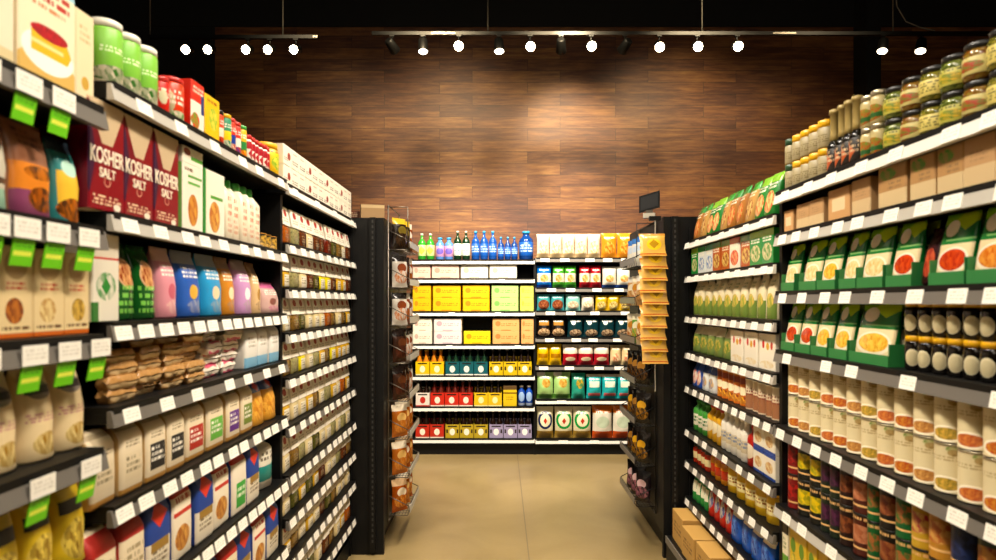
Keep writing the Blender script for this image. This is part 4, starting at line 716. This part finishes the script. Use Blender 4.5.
brow(bD[0], [(bottle, [GRG, LIDW, lblg], 417, 434, 2, .26, .085, 'water_bottle', 'bright green glass bottle', 'bottle', 'bright green bottles'), (fatbottle, [BLG, BCAP, lblp], 435, 453, 2, .22, .085, 'water_bottle', 'clear blue water bottle with pink label', 'bottle', 'clear blue bottles'),
    (bottle, [DKG, FOIL, lblw], 453, 470, 2, .285, .085, 'water_bottle', 'dark green bottle with white label and foil', 'bottle', 'dark green foil bottles'), (bottle, [BLU, BCAP, lblb], 471, 497, 3, .285, .085, 'water_bottle', 'tall blue water bottle', 'bottle', 'tall blue bottles'),
    (bottle, [BLU2, BCAP, lblb], 497.5, 518, 3, .225, .07, 'water_bottle', 'short blue water bottle', 'bottle', 'short blue bottles'), (fatbottle, [BLU2, BCAP, lblb], 519, 534, 1, .285, .14, 'water_jug', 'large blue water jug at the end of the bottles', 'water jug', 'blue jugs')])
def case(n, a, b_): return D(n, a, ('r', .5, .08, .18, .04, b_), ('t', .6, .5, .3, .14, b_, 2), ('e', .2, .6, .1, .2, b_), rough=.4)
CP, CW, CY, CG, CO = case('case_pink', '#e8c4b4', '#d09a8a'), case('case_white', '#ebe4d2', '#c9b0a0'), case('case_yellow', '#edb90f', '#c88c08'), case('case_green', '#b6d98a', '#7fb060'), case('case_peach', '#dfb078', '#c0854c')
CL, CY2, CG2 = case('case_lilac', '#e8dcd8', '#c0a8b0'), case('case_lemon', '#e8cf3a', '#c09a20'), case('case_lime', '#d3d870', '#a8b050')
cc = 'drink case'; tr = 'drink cases on the shelf below the bottles'
brow(bD[1], [(caseofcans, [CP], 412, 430.5, 1, .13, .3, 'drink_case', 'pale pink case at the rack end, upper shelf', cc, tr), (caseofcans, [CP], 431, 459.5, 1, .13, .3, 'drink_case', 'long pink drink case below the clear bottles', cc, tr), (caseofcans, [CW], 460, 488.5, 1, .13, .3, 'drink_case', 'white drink case beside the pink one', cc, tr), (caseofcans, [CW], 489, 517.5, 1, .13, .3, 'drink_case', 'white drink case beside the dark gap', cc, tr)])
tr2 = 'yellow and green drink cases'
brow(bD[2], [(caseofcans, [CY], 412, 431, 1, .128, .3, 'drink_case', 'narrow yellow drink case by the rack', cc, tr2, 2), (caseofcans, [CY], 432, 461, 1, .128, .3, 'drink_case', 'wide yellow case, first stack', cc, tr2, 2), (caseofcans, [CY], 462, 490, 1, .128, .3, 'drink_case', 'wide yellow case beside the green cases', cc, tr2, 2), (caseofcans, [CG], 491, 519, 1, .128, .3, 'drink_case', 'pale green drink case', cc, tr2, 2), (caseofcans, [CG2], 520, 534, 1, .128, .3, 'drink_case', 'narrow lime drink case', cc, tr2, 2)])
tr3 = 'white, lemon and peach drink cases'
brow(bD[3], [(caseofcans, [CW], 412, 432, 1, .125, .3, 'drink_case', 'narrow cream case on the third case shelf', cc, tr3, 2), (caseofcans, [CL], 433, 462, 1, .125, .3, 'drink_case', 'pale lilac white drink case', cc, tr3, 2), (caseofcans, [CY2], 463, 491, 1, .125, .3, 'drink_case', 'single lemon yellow case under a dark gap', cc, tr3), (caseofcans, [CO], 492, 520, 1, .125, .3, 'drink_case', 'peach orange drink case', cc, tr3, 2), (caseofcans, [CO], 521, 534, 1, .125, .3, 'drink_case', 'narrow peach case at the shelf end', cc, tr3, 2)])
# six packs
def six_pack(x, z, col, dot, glass, cap, label, grp, bh=.24):
    key = ('six', col, glass.name, cap.name)
    if key not in PROTO:
        w, d, h = .134, .19, .132; m = D('carrier_'+col, col, ('r', .5, .86, .34, .05, '#1a1512'), ('e', .5, .45, .2, .25, dot), ('r', .12, .5, .06, .14, '#241a14') if col in ('#d8b830', '#b9a238', '#a49bb8') else ('r', .5, .06, .5, .02, dot), ('r', .88, .5, .06, .14, '#241a14') if col in ('#d8b830', '#b9a238', '#a49bb8') else ('r', .5, .02, .5, .02, dot), rough=.4)
        c = MB(); t = .003; c.box(-w/2, w/2, 0, t, 0, h, m); c.box(-w/2, w/2, d-t, d, 0, h, m); c.box(-w/2, w/2, t, d-t, 0, t, m)
        for s_ in (-1, 1): xx = s_*(w/2-t/2); c.box(xx-t/2, xx+t/2, t, d-t, t, h, m)
        c.box(-.0015, .0015, t, d-t, t, h*.8, m); c.box(-w/2+t, w/2-t, d/2-.0015, d/2+.0015, h*.4, h*1.35, m)
        g = MB(); r = .029; g.lathe([(0, r*.9), (.005, r), (bh*.55, r), (bh*.68, r*.6), (bh*.78, r*.42), (bh*.96, r*.42)], glass, 10); g.lathe([(bh*.955, r*.52), (bh, r*.5)], cap, 10)
        PROTO[key] = (c.mesh('carrier'), g.mesh('bottle'))
    c, g = PROTO[key]; root = tag(mk('bottle_six_pack', None, None, (x, 6.315, z)), label, 'six-pack', grp); mk('carrier', c, root)
    for i in (-1, 1):
        for j in range(3): mk('bottle', g, root, (i*.0325, .034+j*.061, .0035))
BRG = M('brown_glass', '#1c0f08', .08); ORG = M('orange_glass', '#d07a18', .1); REG = M('red_brown_glass', '#5c1a10', .1)
def packs(z, items, grp, bh=.24):
    for p0, p1, n, col, dot, gl, cp, lk in items:
        w = (bx(p1)-bx(p0))/n
        for k in range(n): six_pack(bx(p0)+w*(k+.5), z, col, dot, gl, cp, lk + (', %s of %s from the pastry rack side' % (ORD[k], NUM[n]) if n > 1 else ''), grp, bh)
packs(bD[4], [(415, 444, 2, '#e6c21c', '#f4ecc8', ORG, YELL, 'yellow six-pack of orange bottles'), (445, 488, 3, '#0f5f66', '#f0ece0', DKG, BLKL, 'teal six-pack of dark green bottles'), (489, 532, 3, '#d8b830', '#f4efd8', BRG, BLKL, 'yellow six-pack with black slots')], 'six-packs on the upper beer shelf')
packs(bD[5], [(415, 430, 1, '#e8dcd0', '#c03a30', BRG, BLKL, 'white six-pack with red stripe'), (430, 473, 3, '#c83a2c', '#f2e4d4', REG, BLKL, 'red six-pack of red-brown bottles'), (474, 502, 2, '#e0bc38', '#f0e6b0', BRG, BLKL, 'light yellow six-pack of brown bottles')], 'six-packs on the middle beer shelf')
packs(bD[6], [(415, 444, 2, '#bf3a2a', '#f6ead8', BRG, FOIL, 'brick red six-pack with silver caps'), (445, 488, 3, '#b9a238', '#f4efdc', BRG, FOIL, 'olive yellow six-pack with silver caps'), (489, 532, 3, '#a49bb8', '#f6f2f0', BRG, FOIL, 'lavender six-pack with silver caps')], 'six-packs on the lowest beer shelf', .262)
ybox = D('yellow_drink_box_print', '#dfc23a', ('r', .5, .8, .5, .05, '#8a6a1a'), ('t', .5, .45, .3, .14, '#b89020', 2), rough=.4)
bluec = D('blue_can_print', '#2450a8', ('e', .5, .5, .3, .25, '#a8c4e8'), ('r', .5, .1, .6, .06, '#b8c8e0'), rough=.25)
brow(bD[5], [(milkbox, [ybox, M('dark_brown_flap', '#5a4018', .5)], 503, 517, 1, .20, .19, 'drink_carton', 'plain yellow carton between six-packs and blue cans', 'carton', 'yellow cartons'), (fatbottle, [bluec, LIDW], 518, 533, 2, .2, .07, 'blue_bottle', 'small blue bottle with white cap', 'bottle', 'blue bottles')])
# chips
def chip(n, a, *ly): return D(n, a, *ly, ('t', .5, .78, .34, .05, '#f4eee0', 1), rough=.25, bump=.25)
c1 = chip('popcorn_bag_print', '#e4dac4', ('f', .5, .42, .36, .28, '#e8c878', '#f0e6cc', 8), ('r', .5, .08, .5, .1, '#c8b088')); c1b = chip('orange_bag_print', '#d8923a', ('f', .5, .4, .34, .25, '#e8b860', '#c06a24', 7))
SN = 'chip_bag'; cb = 'chip bag'
brow(bE[0], [(pillow, [c1], 537, 601, 5, .235, .09, SN, 'cream popcorn bag on the top shelf', cb, 'popcorn bags'), (pillow, [c1b], 602, 634, 2, .245, .09, SN, 'orange-topped popcorn bag on the top shelf', cb, 'popcorn bags')])
def cookiebag(n, a, s_, f1='#c8843a', f2='#e8c890'): return chip(n, a, ('r', .5, .45, .5, .2, '#ece4d0'), ('f', .5, .42, .3, .17, f1, f2, 6), ('r', .5, .06, .5, .07, s_))
brow(bE[1], [(pillow, [cookiebag('blue_bag_p', '#2a78c8', '#1c3c80')], 537, 552, 1, .215, .09, SN, 'bright blue cracker bag', cb, 'cracker bags'), (pillow, [cookiebag('green_bag_p', '#4a9a34', '#2c6a24')], 553, 577, 2, .215, .09, SN, 'green cracker bag', cb, 'cracker bags'), (pillow, [cookiebag('red_bag_p', '#a82430', '#8a1c24')], 580, 602, 2, .215, .09, SN, 'dark red cracker bag', cb, 'cracker bags'), (pillow, [cookiebag('navy_bag_p', '#dcdad0', '#284a88')], 603, 632, 2, .205, .09, SN, 'white and navy cracker bag', cb, 'cracker bags')])
nut = chip('nut_bag_print', '#4a9aa0', ('f', .5, .36, .42, .3, '#6a3020', '#a86a48', 10)); nutw = chip('nut_bag_teal_print', '#8cc4bc', ('f', .5, .34, .4, .24, '#b09a80', '#e0d4bc', 9)); ny = chip('nut_yellow_print', '#d8b23a', ('f', .5, .34, .4, .26, '#b08a30', '#efe0a0', 9)); nwh = chip('nut_white_print', '#dcd2c0', ('f', .5, .36, .4, .26, '#b8a080', '#e8e0c8', 9))
brow(bE[2], [(pillow, [nut], 537, 565, 2, .16, .07, 'nut_bag', 'teal bag of dark brown nuts', 'nut bag', 'nut bags'), (pillow, [nutw], 566, 581, 1, .16, .07, 'nut_bag', 'pale teal nut bag', 'nut bag', 'nut bags'), (pillow, [nwh], 582, 595, 1, .15, .07, 'nut_bag', 'small white nut bag', 'nut bag', 'nut bags'), (pillow, [ny], 596, 632, 3, .15, .07, 'nut_bag', 'yellow nut bag', 'nut bag', 'nut bags')])
n4 = chip('dark_mix_print', '#1f1814', ('f', .5, .25, .44, .2, '#8a5a3a', '#e0c8a0', 9), ('r', .5, .7, .36, .1, '#a87a34')); n5 = chip('dark_teal_mix_print', '#153a40', ('f', .5, .22, .4, .18, '#5a3a2a', '#c8b090', 9), ('e', .35, .72, .14, .1, '#d8ecec')); 
brow(bE[3], [(pillow, [n4], 537, 566, 2, .195, .08, 'trail_mix_bag', 'black bag with brown nuts and gold band', 'nut bag', 'trail mix bags'), (pillow, [n5], 568, 632, 4, .195, .08, 'trail_mix_bag', 'dark teal trail mix bag', 'nut bag', 'trail mix bags')])
k5 = chip('yellow_kettle_print', '#ddb52e', ('r', .5, .45, .4, .1, '#a8781c')); k6 = chip('red_kettle_print', '#e2d6c4', ('r', .5, .32, .5, .24, '#a82634'), ('e', .5, .3, .34, .1, '#d8c8a8'), ('r', .5, .06, .5, .06, '#a82634')); k7 = chip('tan_kettle_print', '#d9c49a', ('f', .5, .35, .34, .24, '#c86a4a', '#e8d8b0', 6))
brow(bE[4], [(pillow, [k5], 537, 562, 2, .205, .08, SN, 'yellow kettle chip bag', cb, 'kettle chip bags'), (pillow, [k6], 563, 610, 3, .20, .08, SN, 'red and white kettle chip bag', cb, 'kettle chip bags'), (pillow, [k7], 611, 634, 2, .195, .08, SN, 'tan kettle chip bag', cb, 'kettle chip bags')])
g_a = chip('green_chip_print', '#a9cc86', ('f', .55, .6, .26, .17, '#b98a38', '#d8b868', 6), ('r', .5, .1, .5, .08, '#5a8a3c'), ('e', .2, .95, .3, .1, '#ece8dc')); g_b = chip('teal_green_chip_print', '#3aa08a', ('f', .6, .6, .3, .2, '#d8b040', '#2c8a5a', 6)); g_c = chip('aqua_chip_print', '#38aeb0', ('r', .5, .6, .34, .12, '#e8ecd8'), ('r', .5, .18, .4, .06, '#c86a6a'), ('r', .5, .95, .5, .05, '#e4dcc8'))
brow(bE[5], [(pillow, [g_a], 537, 571, 2, .26, .09, SN, 'light green tortilla chip bag', cb, 'tortilla chip bags'), (pillow, [g_b], 572, 586, 1, .25, .09, SN, 'green and teal tortilla chip bag', cb, 'tortilla chip bags'), (pillow, [g_c], 587, 634, 3, .24, .09, SN, 'aqua tortilla chip bag with white band', cb, 'tortilla chip bags')])
def ringbag(n, ring): return chip(n, '#e0d8b8', ('o', .5, .58, .45, .28, ring, .72), ('e', .5, .58, .32, .2, '#efe6c8'), ('d', .5, .56, .12, .1, '#c0402c'), ('r', .5, .12, .5, .12, '#a88a44'))
g_o = chip('orange_white_chip_print', '#ded8c8', ('r', .5, .9, .5, .12, '#d07a34'), ('e', .5, .5, .34, .18, '#c4d0b8'), ('r', .5, .1, .5, .12, '#c0582c'))
brow(bE[6], [(pillow, [ringbag('navy_ring_print', '#22315e')], 537, 554, 1, .31, .1, SN, 'tan corn chip bag with navy ring', cb, 'corn chip bags'), (pillow, [ringbag('green_ring_print', '#1f9a4a')], 555, 592, 2, .31, .1, SN, 'tan corn chip bag with green ring', cb, 'corn chip bags'), (pillow, [g_o], 593, 634, 2, .32, .1, SN, 'orange and white corn chip bag', cb, 'corn chip bags')])

# ------------------------------------------------------------------ track lighting
HOT = M('lamp_face', '#ffe9bf', .4, emit=42); WARM = M('lamp_face_dim', '#ffeccb', .4, emit=9)
TY, TZ = 5.55, 3.80
def at(px, y=TY): return (px-500)*y/F_PX
def track(name, label, x0, x1, y, z, rods, plates):
    root = tag(mk(name, None, None, (0, 0, 0)), label, 'track'); b = MB(); b.box(x0, x1, y-.018, y+.018, z, z+.03, BLK); mk('rail', b.mesh('rail'), root)
    for x in rods: r = MB(); r.tube((x, y, z+.03), (x, y, 5.4), .006, M('rod_grey', '#6d6a62', .4, .6)); mk('hanging_rod', r.mesh('hanging_rod'), root)
    r = MB(); 
    for xx in plates: r.box(xx, min(xx+.2, x1), y-.019, y-.0181, z+.008, z+.022, M('track_plate', '#8a8478', .4, .6))
    mk('joint_plate', r.mesh('joint_plate'), root); return root
track('light_track', 'black ceiling track carrying the row of spotlights across the timber wall', at(372), at(1000), TY, TZ, [at(488), at(702), at(893)], [at(432), at(772)])
track('light_track', 'black ceiling track behind the cluster of glowing spotlights above the spices', at(150), at(318), TY, TZ-.03, [at(150), at(283)], [at(318)-.04])
def head(px, aim, mat, label, z=TZ, size=.052):
    """aim: direction the lamp points"""
    root = mk('track_spotlight', None, None, (at(px), TY, z)); tag(root, label, 'spotlight', 'track spotlights')
    st_ = MB(); st_.tube((0, 0, 0), (0, 0, -.06), .008, BLK); st_.box(-.02, .02, -.015, .015, -.012, 0, BLK); mk('stem', st_.mesh('stem'), root)
    q = Vector(aim).to_track_quat('Z', 'Y').to_euler()
    bdy = MB(); bdy.lathe([(-.07, size*.5), (-.06, size*.8), (.03, size*.92), (.055, size), (.06, size*.96), (.055, size*.86)], BLK, 18, cap=True); o = mk('lamp_housing', bdy.mesh('lamp_housing'), root, (0, 0, -.09), q)
    f = MB(); f.lathe([(.0555, size*.84), (.058, size*.8), (.0605, size*.4)], mat, 18, cap=True); mk('lamp_face', f.mesh('lamp_face'), o)
    return root
nmh = ['first', 'second', 'third', 'fourth', 'fifth']
for i, px in enumerate((188, 210, 248, 270, 296)):
    head(px, (.12*(2-i)*.3, -1, -.42), HOT, 'glowing spotlight %s in the cluster of five above the spices' % nmh[i], TZ-.03, .042)
H2 = [(392, (.3, .7, -.35), BLK, 'unlit tilted spotlight at the start of the long track'), (423, (.05, -.25, -1), WARM, 'spotlight pointing down beside the first unlit one'), (459, (0, -1, -.42), HOT, 'bright spotlight between two downward ones'), (499, (.05, -.3, -1), WARM, 'spotlight pointing down below the middle rod'),
      (530, (.05, -1, -.5), HOT, 'small bright spotlight near the middle rod'), (561, (.1, .8, -.5), BLK, 'unlit spotlight before the brightest lamp'), (591, (-.02, -1, -.42), HOT, 'brightest spotlight above the lit patch of wall'), (625, (-.3, .8, -.4), BLK, 'unlit black spotlight after the brightest lamp'),
      (659, (-.1, -1, -.6), HOT, 'bright spotlight third from the column side'), (697, (-.1, -1, -.5), HOT, 'bright spotlight second from the column side'), (737, (-.15, -1, -.45), HOT, 'bright spotlight last before the dark column'), (883, (-.3, -.3, -1), WARM, 'downward spotlight just past the column'), (921, (-.3, -.3, -1), WARM, 'downward spotlight at the end of the track')]
for px, aim, mt, lb in H2: head(px, aim, mt, lb, TZ, .046 if mt is HOT else .047)
# cable running down to the track by the column
cb_ = MB(); pts = [(at(893), TY, 5.4), (at(893)+.01, TY, 4.3), (at(897), TY, 4.05), (at(906), TY, 3.92), (at(920), TY, 3.87), (at(935), TY, 3.84)]
for p, q in zip(pts[1:], pts[2:]): cb_.tube(p, q, .005, M('cable_grey', '#8a8272', .5))
tag(mk('power_cable', cb_.mesh('power_cable')), 'thin curved power cable dropping to the track by the column', 'cable')
